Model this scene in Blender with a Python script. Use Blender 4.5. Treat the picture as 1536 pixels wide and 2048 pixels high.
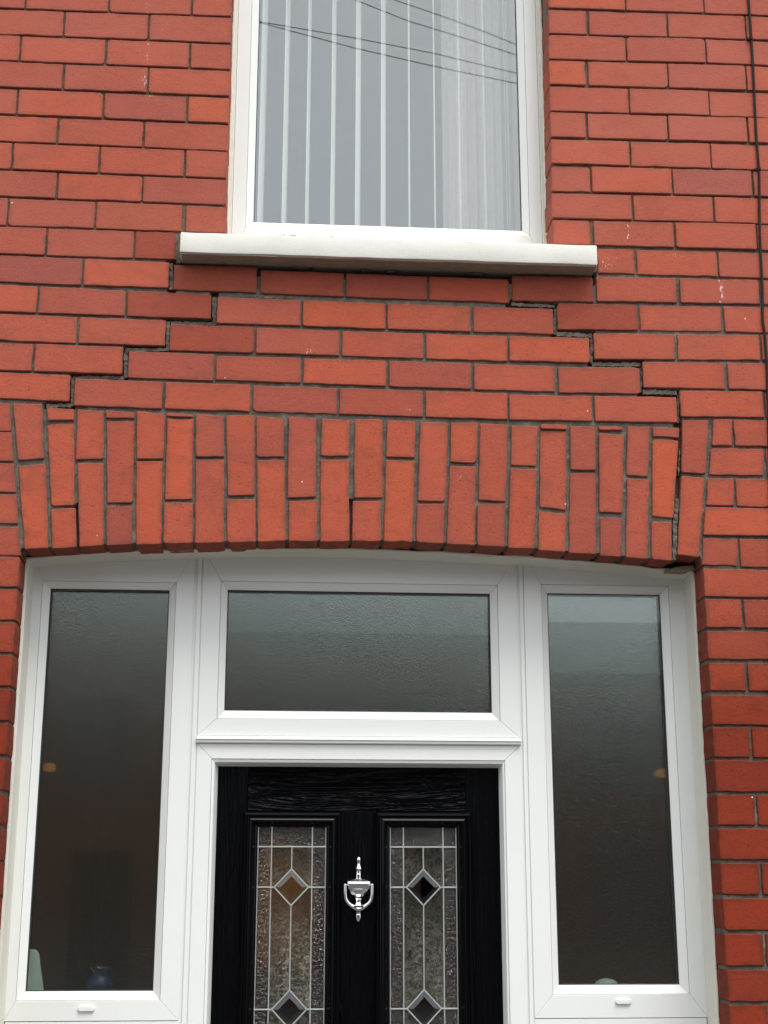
import bpy, bmesh, math, random
from mathutils import Vector, Matrix, noise
from mathutils.geometry import tessellate_polygon
random.seed(7)
for o in list(bpy.data.objects): bpy.data.objects.remove(o)
scene = bpy.context.scene
COL = scene.collection
R = math.radians

# ------------------------------------------------------------------ camera
# the wall face is the plane Y = 0, +Y goes into the house, the camera stands in the street
FPX, DIST, HC = 2800.0, 3.38183, 1.75
PITCH, YAW, ROLL = 0.259051, -0.0705824, -0.000721
CR = Matrix.Rotation(YAW, 3, 'Z') @ Matrix.Rotation(PITCH, 3, 'X') @ Matrix.Rotation(ROLL, 3, 'Y')
cam_data = bpy.data.cameras.new('camera')
cam = bpy.data.objects.new('camera', cam_data); COL.objects.link(cam)
cam_data.sensor_fit = 'HORIZONTAL'; cam_data.sensor_width = 36.0
cam_data.lens = 36.0 * FPX / 1536.0
cam_data.clip_start = 0.05; cam_data.clip_end = 2000
rx, fw, up = CR @ Vector((1,0,0)), CR @ Vector((0,1,0)), CR @ Vector((0,0,1))
mw = Matrix((rx, up, -fw)).transposed().to_4x4(); mw.translation = Vector((0, -DIST, HC))
cam.matrix_world = mw
scene.camera = cam

# ------------------------------------------------------------------ sky, sun, exposure
SUN_EL, SUN_AZ = 62, 154          # azimuth clockwise from +Y: behind the camera, a little to its right
world = bpy.data.worlds.new('World'); scene.world = world; world.use_nodes = True
wn, wl = world.node_tree.nodes, world.node_tree.links
wn.clear()
sky = wn.new('ShaderNodeTexSky'); sky.sky_type = 'NISHITA'; sky.sun_disc = False
sky.sun_elevation = R(SUN_EL); sky.sun_rotation = R(SUN_AZ)
sky.dust_density = 4.0; sky.air_density = 1.0
hs = wn.new('ShaderNodeHueSaturation'); hs.inputs['Saturation'].default_value = 0.12     # overcast: grey sky
mxs = wn.new('ShaderNodeMix'); mxs.data_type = 'RGBA'; mxs.inputs[0].default_value = 0.6
mxs.inputs[7].default_value = (9.7, 10.5, 11.3, 1)                                    # even cloud deck
bg = wn.new('ShaderNodeBackground'); bg.inputs['Strength'].default_value = 0.115
wo = wn.new('ShaderNodeOutputWorld')
wl.new(sky.outputs[0], hs.inputs['Color']); wl.new(hs.outputs[0], mxs.inputs[6]); wl.new(mxs.outputs[2], bg.inputs[0]); wl.new(bg.outputs[0], wo.inputs[0])
sd = bpy.data.lights.new('sun', 'SUN'); sd.energy = 1.4; sd.angle = R(30); sd.color = (1.0, 0.97, 0.93)
sun = bpy.data.objects.new('sun', sd); COL.objects.link(sun)
az, el = R(SUN_AZ), R(SUN_EL)
sun_dir = Vector((math.sin(az)*math.cos(el), math.cos(az)*math.cos(el), math.sin(el)))
sun.rotation_euler = sun_dir.to_track_quat('Z', 'Y').to_euler()
sun.location = sun_dir * 30
scene.view_settings.view_transform = 'Standard'; scene.view_settings.look = 'None'
scene.view_settings.exposure = 0.86; scene.view_settings.gamma = 1.0
scene.view_settings.use_curve_mapping = False
scene.render.resolution_x, scene.render.resolution_y = 768, 1024
scene.render.engine = 'CYCLES'

# ------------------------------------------------------------------ survey: pixels of the photograph turned into points of the wall plane
TILE = dict(P=(0,0,1.0), A=(0,0,.33854), B=(1020,0,.33594), C=(0,400,.33854), D=(500,400,.33854), E=(1016,400,.33854),
            F=(0,780,.33854), G=(500,780,.33854), H=(1016,780,.33854), J=(0,1200,.28646), K=(1036,1200,.32552), L=(1036,1548,.32552),
            N=(480,1620,.2089), M=(640,1680,.10417), Q=(380,1400,.4427), O=(0,1608,.28646), U=(440,0,.4427))
def W(t, x, y, depth=0.0):
    ox, oy, s = TILE[t]
    d = CR @ Vector(((ox + x*s - 768)/FPX, 1.0, -(oy + y*s - 1024)/FPX))
    k = (DIST + depth)/d.y
    return Vector((d.x*k, depth, HC + d.z*k))
def XZ(t, x, y, depth=0.0):
    v = W(t, x, y, depth); return (v.x, v.z)
def rect(t, pts, depth):
    """least distorted upright rectangle through four measured corners TL TR BR BL -> x0,x1,z0,z1"""
    q = [XZ(t, x, y, depth) for x, y in pts]
    return ((q[0][0]+q[3][0])/2, (q[1][0]+q[2][0])/2, (q[2][1]+q[3][1])/2, (q[0][1]+q[1][1])/2)

# ------------------------------------------------------------------ material helpers
def mat(name):
    m = bpy.data.materials.new(name); m.use_nodes = True
    nt = m.node_tree; b = nt.nodes['Principled BSDF']
    return m, nt, b
def N(nt, typ, **kw):
    n = nt.nodes.new(typ)
    for k, v in kw.items():
        if k in n.inputs: n.inputs[k].default_value = v
        else: setattr(n, k, v)
    return n
def ramp(nt, src, stops):
    r = nt.nodes.new('ShaderNodeValToRGB')
    el_ = r.color_ramp.elements
    while len(el_) < len(stops): el_.new(0.5)
    for e, (p, c) in zip(el_, stops):
        e.position = p; e.color = c if len(c) == 4 else (*c, 1)
    nt.links.new(src, r.inputs[0]); return r.outputs[0]
def mix(nt, fac, a, b, blend='MIX'):
    m = nt.nodes.new('ShaderNodeMix'); m.data_type = 'RGBA'; m.blend_type = blend
    for sock, v in ((m.inputs[0], fac), (m.inputs[6], a), (m.inputs[7], b)):
        if hasattr(v, 'is_linked'): nt.links.new(v, sock)
        elif isinstance(v, (int, float)): sock.default_value = v
        else: sock.default_value = v if len(v) == 4 else (*v, 1)
    return m.outputs[2]
def mathn(nt, op, a, b=0.0, c=None):
    m = nt.nodes.new('ShaderNodeMath'); m.operation = op
    for i, v in enumerate((a, b, c)):
        if v is None: continue
        if hasattr(v, 'is_linked'): nt.links.new(v, m.inputs[i])
        else: m.inputs[i].default_value = v
    return m.outputs[0]
def coords(nt, kind='Object', scale=(1,1,1), jitter=False):
    tc = nt.nodes.new('ShaderNodeTexCoord'); mp = nt.nodes.new('ShaderNodeMapping')
    if kind == 'World': src = nt.nodes.new('ShaderNodeNewGeometry').outputs['Position']
    else: src = tc.outputs[kind]
    if jitter:
        oi = nt.nodes.new('ShaderNodeObjectInfo'); cx = nt.nodes.new('ShaderNodeCombineXYZ')
        k = mathn(nt, 'MULTIPLY', oi.outputs['Random'], 57.0)
        for i in range(3): nt.links.new(k, cx.inputs[i])
        va = nt.nodes.new('ShaderNodeVectorMath'); va.operation = 'ADD'
        nt.links.new(src, va.inputs[0]); nt.links.new(cx.outputs[0], va.inputs[1]); src = va.outputs[0]
    nt.links.new(src, mp.inputs[0]); mp.inputs['Scale'].default_value = scale
    return mp.outputs[0]
def noise_tex(nt, vec, scale, detail=4.0, rough=0.55, dist=0.0):
    n = N(nt, 'ShaderNodeTexNoise', Scale=scale, Detail=detail, Roughness=rough, Distortion=dist)
    nt.links.new(vec, n.inputs['Vector']); return n.outputs['Fac']
def bump(nt, b, height, strength, distance):
    n = nt.nodes.new('ShaderNodeBump'); n.inputs['Strength'].default_value = strength; n.inputs['Distance'].default_value = distance
    nt.links.new(height, n.inputs['Height']); nt.links.new(n.outputs[0], b.inputs['Normal']); return n

def brick_material():
    m, nt, b = mat('red_pressed_brick')
    oi = nt.nodes.new('ShaderNodeObjectInfo')
    v = coords(nt, 'Object', jitter=True)
    drag = coords(nt, 'Object', (1, 1, 3.2), jitter=True)
    base = ramp(nt, oi.outputs['Random'], [(0, (.300,.058,.033)), (.18, (.41,.075,.034)), (.38, (.325,.068,.042)), (.6, (.43,.076,.032)), (.8, (.36,.066,.033)), (1, (.275,.058,.038))])
    n1 = noise_tex(nt, v, 14, 5, .6)
    c = mix(nt, ramp(nt, n1, [(.3, (0,0,0)), (.72, (1,1,1))]), mix(nt, .42, base, (.25,.052,.034)), base)
    n2 = noise_tex(nt, v, 260, 3, .7)
    c = mix(nt, mathn(nt, 'MULTIPLY', ramp(nt, n2, [(.42, (0,0,0)), (.75, (1,1,1))]), .28), c, (.58,.165,.095))
    nd = noise_tex(nt, drag, 46, 5, .75, 1.2)
    pits = ramp(nt, nd, [(.595, (0,0,0)), (.665, (1,1,1))])
    patch = ramp(nt, noise_tex(nt, v, 9, 3, .6), [(.40, (0,0,0)), (.66, (1,1,1))])
    c = mix(nt, mathn(nt, 'MULTIPLY', pits, mathn(nt, 'ADD', mathn(nt, 'MULTIPLY', patch, .6), .34)), c, (.15,.028,.015))
    vp = N(nt, 'ShaderNodeTexVoronoi', Scale=95.0); nt.links.new(v, vp.inputs['Vector'])
    svp = nt.nodes.new('ShaderNodeSeparateColor'); nt.links.new(vp.outputs['Color'], svp.inputs[0])
    dot = mathn(nt, 'MULTIPLY', mathn(nt, 'LESS_THAN', vp.outputs['Distance'], .20), mathn(nt, 'GREATER_THAN', svp.outputs[1], .80))
    c = mix(nt, mathn(nt, 'MULTIPLY', dot, .55), c, (.13,.026,.014))
    # grime and smeared mortar that clings to the arrises
    at = nt.nodes.new('ShaderNodeAttribute'); at.attribute_name = 'edge'
    eg = mathn(nt, 'MULTIPLY', at.outputs['Fac'], ramp(nt, noise_tex(nt, v, 38, 5, .7, .6), [(.36, (0,0,0)), (.62, (1,1,1))]))
    c = mix(nt, mathn(nt, 'MULTIPLY', eg, .72), c, (.125,.056,.040))
    # soot drifts across whole bricks
    sd_ = ramp(nt, noise_tex(nt, coords(nt, 'World', (1,1,1.6)), 7, 6, .7, .8), [(.52, (0,0,0)), (.74, (1,1,1))])
    c = mix(nt, mathn(nt, 'MULTIPLY', sd_, .55), c, (.17,.05,.036))
    # grey-pink weathering film in broad drifts
    wv = coords(nt, 'World')
    n3 = noise_tex(nt, wv, 2.3, 4, .6)
    film = ramp(nt, n3, [(.42, (0,0,0)), (.68, (1,1,1))])
    spz = nt.nodes.new('ShaderNodeSeparateXYZ'); nt.links.new(wv, spz.inputs[0])
    hi_ = N(nt, 'ShaderNodeMapRange'); nt.links.new(spz.outputs[2], hi_.inputs[0])
    for k_i, k_v in ((1, HC+1.0), (2, HC+2.0), (3, .05), (4, .55)): hi_.inputs[k_i].default_value = k_v
    c = mix(nt, mathn(nt, 'MULTIPLY', mathn(nt, 'ADD', mathn(nt, 'MULTIPLY', film, .6), .35), hi_.outputs[0]), c, (.395,.122,.085))
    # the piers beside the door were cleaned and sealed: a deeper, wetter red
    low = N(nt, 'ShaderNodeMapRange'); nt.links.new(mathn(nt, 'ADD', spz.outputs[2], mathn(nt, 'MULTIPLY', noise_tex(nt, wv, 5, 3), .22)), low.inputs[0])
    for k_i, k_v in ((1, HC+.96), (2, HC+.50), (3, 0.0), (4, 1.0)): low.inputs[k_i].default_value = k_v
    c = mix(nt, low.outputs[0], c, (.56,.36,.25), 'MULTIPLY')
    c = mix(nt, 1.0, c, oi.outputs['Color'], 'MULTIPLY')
    # stray flecks of white paint
    vo = N(nt, 'ShaderNodeTexVoronoi', Scale=30.0); nt.links.new(wv, vo.inputs['Vector'])
    spot = mathn(nt, 'LESS_THAN', vo.outputs['Distance'], .055)
    sx = nt.nodes.new('ShaderNodeSeparateColor'); nt.links.new(vo.outputs['Color'], sx.inputs[0])
    pick = mathn(nt, 'GREATER_THAN', sx.outputs[0], .972)
    c = mix(nt, mathn(nt, 'MULTIPLY', spot, pick), c, (.75,.66,.58))
    # whitish runs under old drips, each with its own ragged outline
    sp = nt.nodes.new('ShaderNodeSeparateXYZ'); nt.links.new(nt.nodes.new('ShaderNodeNewGeometry').outputs['Position'], sp.inputs[0])
    fine = noise_tex(nt, coords(nt, 'World', (1,1,.45)), 190, 4, .75)
    tot = None
    for (cx_, cz_, w_, h_, th) in DRIPS:
        ax = mathn(nt, 'DIVIDE', mathn(nt, 'ABSOLUTE', mathn(nt, 'SUBTRACT', sp.outputs[0], cx_)), w_)
        az_ = mathn(nt, 'DIVIDE', mathn(nt, 'ABSOLUTE', mathn(nt, 'SUBTRACT', sp.outputs[2], cz_)), h_)
        d = mathn(nt, 'MAXIMUM', ax, az_)
        k = mathn(nt, 'GREATER_THAN', mathn(nt, 'SUBTRACT', fine, mathn(nt, 'MULTIPLY', d, .16)), th)
        k = mathn(nt, 'MULTIPLY', k, mathn(nt, 'LESS_THAN', d, 1.0))
        tot = k if tot is None else mathn(nt, 'MAXIMUM', tot, k)
    c = mix(nt, mathn(nt, 'MULTIPLY', tot, .55), c, (.74,.62,.54))
    nt.links.new(c, b.inputs['Base Color'])
    b.inputs['Roughness'].default_value = .78
    b.inputs['Specular IOR Level'].default_value = .16
    hgt = mathn(nt, 'ADD', mathn(nt, 'MULTIPLY', n2, .5), mathn(nt, 'MULTIPLY', nd, -.9))
    hgt = mathn(nt, 'ADD', hgt, mathn(nt, 'MULTIPLY', noise_tex(nt, v, 30, 3), .8))
    bump(nt, b, hgt, .6, .0018)
    return m
def dz(t, x, y): return XZ(t, x, y)
DRIPS = [(*dz('A', 790, 30), .010, .03, 0.550), (*dz('A', 872, 40), .008, .03, 0.550), (*dz('A', 855, 480), .012, .045, 0.500), (*dz('A', 890, 560), .03, .03, 0.550), (*dz('A', 870, 300), .006, .05, 0.530),
         (*dz('E', 1262, 540), .009, .055, 0.500), (*dz('E', 1000, 330), .05, .03, 0.580), (*dz('D', 360, 890), .03, .016, 0.540), (*dz('E', 590, 370), .035, .03, 0.550), (*dz('D', 945, 1240), .012, .006, 0.450),
         (*dz('E', 710, 190), .007, .05, 0.530), (*dz('C', 900, 260), .05, .035, 0.625), (*dz('A', 900, 1450), .04, .04, 0.63), (*dz('G', 1250, 500), .03, .05, 0.610)]
BRICK = brick_material()

def mortar_material():
    m, nt, b = mat('lime_mortar')
    wv = coords(nt, 'World')
    sp = nt.nodes.new('ShaderNodeSeparateXYZ'); nt.links.new(wv, sp.inputs[0])
    n1 = noise_tex(nt, wv, 8, 5, .65); n2 = noise_tex(nt, wv, 240, 4, .7)
    # the middle of the wall was repointed in grey cement, the courses beside the upper window kept the old brown lime
    old = ramp(nt, mathn(nt, 'ADD', sp.outputs[2], mathn(nt, 'MULTIPLY', n1, .16)), [(.0, (0,0,0)), (1, (1,1,1))])
    edge = mathn(nt, 'ADD', sp.outputs[2], mathn(nt, 'MULTIPLY', n1, .16))
    mr = N(nt, 'ShaderNodeMapRange'); nt.links.new(edge, mr.inputs[0]); mr.inputs[1].default_value = HC+1.62; mr.inputs[2].default_value = HC+1.76
    grey = mix(nt, n2, (.060,.051,.038), (.185,.157,.118))
    brown = mix(nt, n2, (.065,.038,.019), (.25,.165,.090))
    c = mix(nt, mr.outputs[0], grey, brown)
    soot = ramp(nt, noise_tex(nt, wv, 26, 5, .7), [(.45, (0,0,0)), (.62, (1,1,1))])
    c = mix(nt, mathn(nt, 'MULTIPLY', soot, .6), c, (.035,.028,.021))
    pale = ramp(nt, noise_tex(nt, wv, 17, 5, .7), [(.56, (0,0,0)), (.70, (1,1,1))])
    c = mix(nt, mathn(nt, 'MULTIPLY', pale, .5), c, (.30,.27,.22))
    nt.links.new(c, b.inputs['Base Color']); b.inputs['Roughness'].default_value = .95
    bump(nt, b, mathn(nt, 'ADD', n2, mathn(nt, 'MULTIPLY', n1, .5)), .8, .003)
    return m
MORTAR = mortar_material()

def plain(name, col, rough=.5, metal=0.0, var=.06, scale=30, bumpd=0.0, spec=.5):
    m, nt, b = mat(name)
    v = coords(nt, 'World')
    n = noise_tex(nt, v, scale, 4, .6)
    lo = tuple(x*(1-var) for x in col); hi = tuple(min(1, x*(1+var)) for x in col)
    nt.links.new(mix(nt, n, lo, hi), b.inputs['Base Color'])
    b.inputs['Roughness'].default_value = rough; b.inputs['Metallic'].default_value = metal
    b.inputs['Specular IOR Level'].default_value = spec
    if bumpd: bump(nt, b, n, .6, bumpd)
    return m
def upvc_material():
    m, nt, b = mat('white_upvc')
    v = coords(nt, 'World'); vs = coords(nt, 'World', (1,1,.18))
    n = noise_tex(nt, v, 5, 4, .6); st = noise_tex(nt, vs, 30, 5, .65)
    c = mix(nt, n, (.705,.71,.67), (.74,.742,.70))
    c = mix(nt, mathn(nt, 'MULTIPLY', ramp(nt, st, [(.52, (0,0,0)), (.8, (1,1,1))]), .10), c, (.60,.575,.50))
    nt.links.new(c, b.inputs['Base Color']); b.inputs['Roughness'].default_value = .38
    b.inputs['Specular IOR Level'].default_value = .4
    bump(nt, b, noise_tex(nt, v, 12, 2), .08, .004)
    return m
UPVC = upvc_material()
def sill_material():
    m, nt, b = mat('painted_stone')
    v = coords(nt, 'World'); vz = coords(nt, 'World', (1,1,4)); vx = coords(nt, 'World', (5,1,1))
    n = noise_tex(nt, v, 22, 6, .7); n2 = noise_tex(nt, vz, 60, 5, .7); n3 = noise_tex(nt, vx, 50, 4, .7)
    c = mix(nt, n, (.60,.582,.51), (.67,.655,.59))
    c = mix(nt, mathn(nt, 'MULTIPLY', ramp(nt, n2, [(.60, (0,0,0)), (.70, (1,1,1))]), .30), c, (.50,.46,.39))
    nt.links.new(c, b.inputs['Base Color']); b.inputs['Roughness'].default_value = .7
    bump(nt, b, mathn(nt, 'ADD', n2, mathn(nt, 'ADD', n3, n)), .3, .0015)
    return m
SILLM = sill_material()
SOFFITM = plain('brown_sill_soffit', (.27,.22,.155), .9, 0, .35, 40, .002)
SEAL = plain('cream_sealant', (.66,.63,.54), .6, 0, .12, 60, .001)
CREAMPVC = plain('cream_upvc', (.66,.625,.545), .45, 0, .06, 9)  # linings: creamier and a little darker than the frames
GASKET = plain('black_rubber_gasket', (.02,.02,.02), .6, 0, .2)
GROOVE = plain('grey_joint_line', (.42,.42,.41), .6, 0, .1)
CABLEM = plain('black_cable_sheath', (.020,.015,.012), .8, 0, .3, 80, 0, .2)
CHROME = plain('polished_chrome', (.80,.80,.79), .09, 1.0, .03, 20)
LEAD = plain('lead_came', (.60,.63,.58), .36, .65, .12, 90)
SLATM = plain('cream_blind_fabric', (.90,.905,.86), .9, 0, .05, 200, .0006)
CURTAINM = plain('pale_curtain_cloth', (.54,.485,.45), .95, 0, .08, 60, .001)
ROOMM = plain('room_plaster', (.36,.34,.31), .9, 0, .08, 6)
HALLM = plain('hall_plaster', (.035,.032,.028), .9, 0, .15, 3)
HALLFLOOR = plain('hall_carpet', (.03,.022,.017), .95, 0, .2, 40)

def door_material(name, vertical):
    m, nt, b = mat(name)
    if vertical: v = coords(nt, 'World', (1, 1, .055), )
    else: v = coords(nt, 'World', (.10, 1, 1))
    w = noise_tex(nt, v, 150 if vertical else 75, 3, .5, .6)
    w2 = noise_tex(nt, v, 16, 2, .5, 1.6)
    rings = mathn(nt, 'SINE', mathn(nt, 'MULTIPLY', w2, 95.0 if not vertical else 60.0))
    h = mathn(nt, 'ADD', mathn(nt, 'MULTIPLY', rings, .45 if vertical else 1.1), w)
    pores = noise_tex(nt, coords(nt, 'World', (1,1,.04) if vertical else (.05,1,1)), 420, 2, .6)
    h = mathn(nt, 'ADD', h, mathn(nt, 'MULTIPLY', pores, .9))
    b.inputs['Base Color'].default_value = (.0016,.0017,.0022,1)
    b.inputs['Roughness'].default_value = .27
    b.inputs['Specular IOR Level'].default_value = .06
    bump(nt, b, h, .8, .002)
    return m
DOORV = door_material('black_grained_composite_upright', True)
DOORH = door_material('black_grained_composite_level', False)
DOORP = plain('black_moulding', (.0018,.0019,.0024), .2, 0, .1, 40, 0, .12)

def schlick(nt, f0, normal=None):
    """reflectance of both sides of a thin pane, rising at grazing angles"""
    lw = N(nt, 'ShaderNodeLayerWeight'); lw.inputs['Blend'].default_value = .5
    if normal is not None: nt.links.new(normal, lw.inputs['Normal'])
    p = mathn(nt, 'POWER', lw.outputs['Facing'], 4.0)
    return mathn(nt, 'ADD', mathn(nt, 'MULTIPLY', p, 1-f0), f0)
def clear_glass(name, f0, tint=(.96,.98,.97)):
    m, nt, b = mat(name); nt.nodes.remove(b)
    out = nt.nodes['Material Output']
    tr = N(nt, 'ShaderNodeBsdfTransparent'); tr.inputs[0].default_value = (*tint, 1)
    gl = N(nt, 'ShaderNodeBsdfGlossy'); gl.inputs['Roughness'].default_value = 0.0
    mx = N(nt, 'ShaderNodeMixShader')
    nt.links.new(schlick(nt, f0), mx.inputs[0]); nt.links.new(tr.outputs[0], mx.inputs[1]); nt.links.new(gl.outputs[0], mx.inputs[2]); nt.links.new(mx.outputs[0], out.inputs[0])
    return m
GLASS = clear_glass('clear_double_glazing', .145)

def frosted_glass(name, scale, rough, bstr, bdist, kind='ripple', tint=(.86,.90,.87), clear=.25, f0=.055, trough=.12, gtint=(.95,1,.965)):
    m, nt, b = mat(name); nt.nodes.remove(b)
    out = nt.nodes['Material Output']
    v = coords(nt, 'World', (1,1,1))
    if kind == 'ripple':
        h = noise_tex(nt, v, scale, 3, .55, .8)
    elif kind == 'fern':
        vo = N(nt, 'ShaderNodeTexVoronoi', Scale=scale*.32); nt.links.new(v, vo.inputs['Vector'])
        n = noise_tex(nt, v, scale, 3, .6, 3.5)
        h = mathn(nt, 'ADD', mathn(nt, 'MULTIPLY', mathn(nt, 'ABSOLUTE', mathn(nt, 'SUBTRACT', n, .5)), 1.6), mathn(nt, 'MULTIPLY', vo.outputs['Distance'], .5))
    else:
        h = noise_tex(nt, v, scale, 2, .5, .3)
    bp = N(nt, 'ShaderNodeBump'); bp.inputs['Strength'].default_value = bstr; bp.inputs['Distance'].default_value = bdist
    nt.links.new(h, bp.inputs['Height'])
    rf = N(nt, 'ShaderNodeBsdfRefraction', Roughness=trough, IOR=1.0); rf.inputs[0].default_value = (*tint, 1); nt.links.new(bp.outputs[0], rf.inputs['Normal'])
    rf.inputs['IOR'].default_value = 1.12
    tr = N(nt, 'ShaderNodeBsdfTransparent'); tr.inputs[0].default_value = (*tint, 1)
    gl = N(nt, 'ShaderNodeBsdfGlossy', Roughness=rough); gl.inputs[0].default_value = (*gtint, 1); nt.links.new(bp.outputs[0], gl.inputs['Normal'])
    m1 = N(nt, 'ShaderNodeMixShader'); m1.inputs[0].default_value = clear
    nt.links.new(rf.outputs[0], m1.inputs[1]); nt.links.new(tr.outputs[0], m1.inputs[2])
    m2 = N(nt, 'ShaderNodeMixShader')
    nt.links.new(schlick(nt, f0, bp.outputs[0]), m2.inputs[0]); nt.links.new(m1.outputs[0], m2.inputs[1]); nt.links.new(gl.outputs[0], m2.inputs[2]); nt.links.new(m2.outputs[0], out.inputs[0])
    return m
FROST = frosted_glass('rippled_privacy_glass', 200, .10, .6, .0007, f0=.135)
STIPPLE = frosted_glass('stippled_glass', 140, .04, 1.0, .0080, 'stipple', (.80,.74,.66), clear=.05, f0=.045, gtint=(1,.97,.92))
FERN = frosted_glass('fern_patterned_glass', 70, .03, 1.0, .016, 'fern', (.88,.80,.70), clear=.10, f0=.038, gtint=(1,.96,.90))
OUTERG = clear_glass('clear_outer_sheet', .030)
BEVELG = clear_glass('bevelled_glass', .085, (.93,.95,.94))

# ------------------------------------------------------------------ object helpers
def obj(name, verts, faces, material, parent=None, loc=(0,0,0), smooth=False):
    me = bpy.data.meshes.new(name); me.from_pydata(verts, [], faces); me.update()
    if material: me.materials.append(material)
    if smooth:
        for p in me.polygons: p.use_smooth = True
    o = bpy.data.objects.new(name, me); COL.objects.link(o); o.location = loc
    if parent: o.parent = parent
    return o
def empty(name, loc, label, cat, group=None):
    o = bpy.data.objects.new(name, None); COL.objects.link(o); o.location = loc; o.empty_display_size = .2
    o['label'] = label; o['category'] = cat
    if group: o['group'] = group
    return o
def tag(o, label=None, cat=None, group=None, kind=None):
    if label: o['label'] = label
    if cat: o['category'] = cat
    if group: o['group'] = group
    if kind: o['kind'] = kind
    return o
class MB:
    """collects solids, then becomes one mesh object whose origin sits at its own middle"""
    def __init__(s): s.v = []; s.f = []
    def add(s, vs, fs):
        n = len(s.v); s.v += [tuple(v) for v in vs]; s.f += [tuple(n+i for i in f) for f in fs]; return s
    def box(s, x0, x1, y0, y1, z0, z1):
        return s.add([(x0,y0,z0),(x1,y0,z0),(x1,y1,z0),(x0,y1,z0),(x0,y0,z1),(x1,y0,z1),(x1,y1,z1),(x0,y1,z1)],
                     [(0,3,2,1),(4,5,6,7),(0,1,5,4),(1,2,6,5),(2,3,7,6),(3,0,4,7)])
    def tube(s, pts, rad, seg=8, cap=True):
        pts = [Vector(p) for p in pts]; n = len(pts); rads = rad if isinstance(rad, (list, tuple)) else [rad]*n
        rings = []; a = None
        for i, p in enumerate(pts):
            t = (pts[min(i+1, n-1)] - pts[max(i-1, 0)]).normalized()
            if a is None:
                a = t.cross(Vector((0,1,0)));
                if a.length < .1: a = t.cross(Vector((1,0,0)))
            else: a = a - t*a.dot(t)
            a.normalize(); b = t.cross(a)
            rings.append([p + (a*math.cos(2*math.pi*k/seg) + b*math.sin(2*math.pi*k/seg))*rads[i] for k in range(seg)])
        vs = [v for r in rings for v in r]; fs = []
        for i in range(n-1):
            for k in range(seg): fs.append((i*seg+k, i*seg+(k+1)%seg, (i+1)*seg+(k+1)%seg, (i+1)*seg+k))
        if cap: fs += [tuple(range(seg))[::-1], tuple((n-1)*seg+k for k in range(seg))]
        return s.add(vs, fs)
    def lathe(s, c, prof, seg=24, sq=1.0):
        """prof: (radius, z) pairs about a vertical axis through c; sq squashes the depth"""
        c = Vector(c); n = len(prof); vs = []; fs = []
        for r, z in prof:
            for k in range(seg):
                a = 2*math.pi*k/seg; vs.append((c.x + r*math.cos(a), c.y + r*math.sin(a)*sq, c.z + z))
        for i in range(n-1):
            for k in range(seg): fs.append((i*seg+k, i*seg+(k+1)%seg, (i+1)*seg+(k+1)%seg, (i+1)*seg+k))
        fs += [tuple(range(seg))[::-1], tuple((n-1)*seg+k for k in range(seg))]
        return s.add(vs, fs)
    def prism(s, poly, y0, y1):
        """poly in XZ, any winding"""
        ar = sum(poly[i][0]*poly[(i+1)%len(poly)][1]-poly[(i+1)%len(poly)][0]*poly[i][1] for i in range(len(poly)))
        if ar < 0: poly = poly[::-1]
        n = len(poly)
        vs = [(x,y0,z) for x,z in poly] + [(x,y1,z) for x,z in poly]
        fs = [tuple(range(n)), tuple(range(2*n-1, n-1, -1))] + [(i, n+i, n+(i+1)%n, (i+1)%n) for i in range(n)]
        return s.add(vs, fs)
    def build(s, name, material, parent=None, smooth=False, bevel=0.0, origin='mid'):
        lo = [min(v[i] for v in s.v) for i in range(3)]; hi = [max(v[i] for v in s.v) for i in range(3)]
        c = Vector([(a+b)/2 for a, b in zip(lo, hi)])
        if origin == 'base': c.z = lo[2]
        off = Vector(parent.matrix_world.translation) if parent else Vector((0,0,0))
        o = obj(name, [tuple(Vector(v)-c) for v in s.v], s.f, material, None, (0,0,0), smooth)
        if parent:
            o.parent = parent
            o.location = c - wpos(parent)
        else: o.location = c
        if bevel:
            md = o.modifiers.new('bevel', 'BEVEL'); md.width = bevel; md.segments = 2; md.limit_method = 'ANGLE'; md.angle_limit = R(30)
        if smooth:
            try: o.data.set_sharp_from_angle(angle=R(40))
            except Exception: pass
        return o
def wpos(o):
    p = Vector(o.location)
    while o.parent: o = o.parent; p += Vector(o.location)
    return p

# ------------------------------------------------------------------ ground and street
GZ = 0.0
def sheet(name, x0, x1, y0, y1, z, material, thick=.3):
    o = MB().box(x0, x1, y0, y1, z-thick, z).build(name, material); return tag(o, kind='structure')
ASPH = plain('asphalt', (.055,.055,.057), .9, 0, .25, 60, .003)
PAVE = plain('concrete_paving', (.11,.105,.098), .9, 0, .2, 12, .002)
KERB = plain('kerb_stone', (.33,.32,.30), .9, 0, .2, 20, .002)
sheet('ground', -60, 60, -60, 60, -.14, plain('earth', (.10,.09,.07), .95, 0, .3, 2))
sheet('road', -60, 60, -15.2, -2.15, -.12, ASPH, .015)
sheet('pavement', -60, 60, -2.0, 0.0, 0.0, PAVE, .13)
sheet('kerb', -60, 60, -2.15, -2.0, 0.004, KERB, .13)
sheet('opposite_pavement', -60, 60, -18.0, -15.35, 0.0, PAVE, .13)
sheet('opposite_kerb', -60, 60, -15.35, -15.2, 0.004, KERB, .13)

# ------------------------------------------------------------------ the house
XL, XR = -.6514, 1.0451                 # jambs of the doorway
WL, WR = -.1802, .6952                  # jambs of the upper window
ZSPR = W('F', 143, 942).z
house = empty('terraced_house', (.2, 0, 0), 'red brick terraced house front with a stepped crack above its arched white doorway', 'house')

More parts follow.
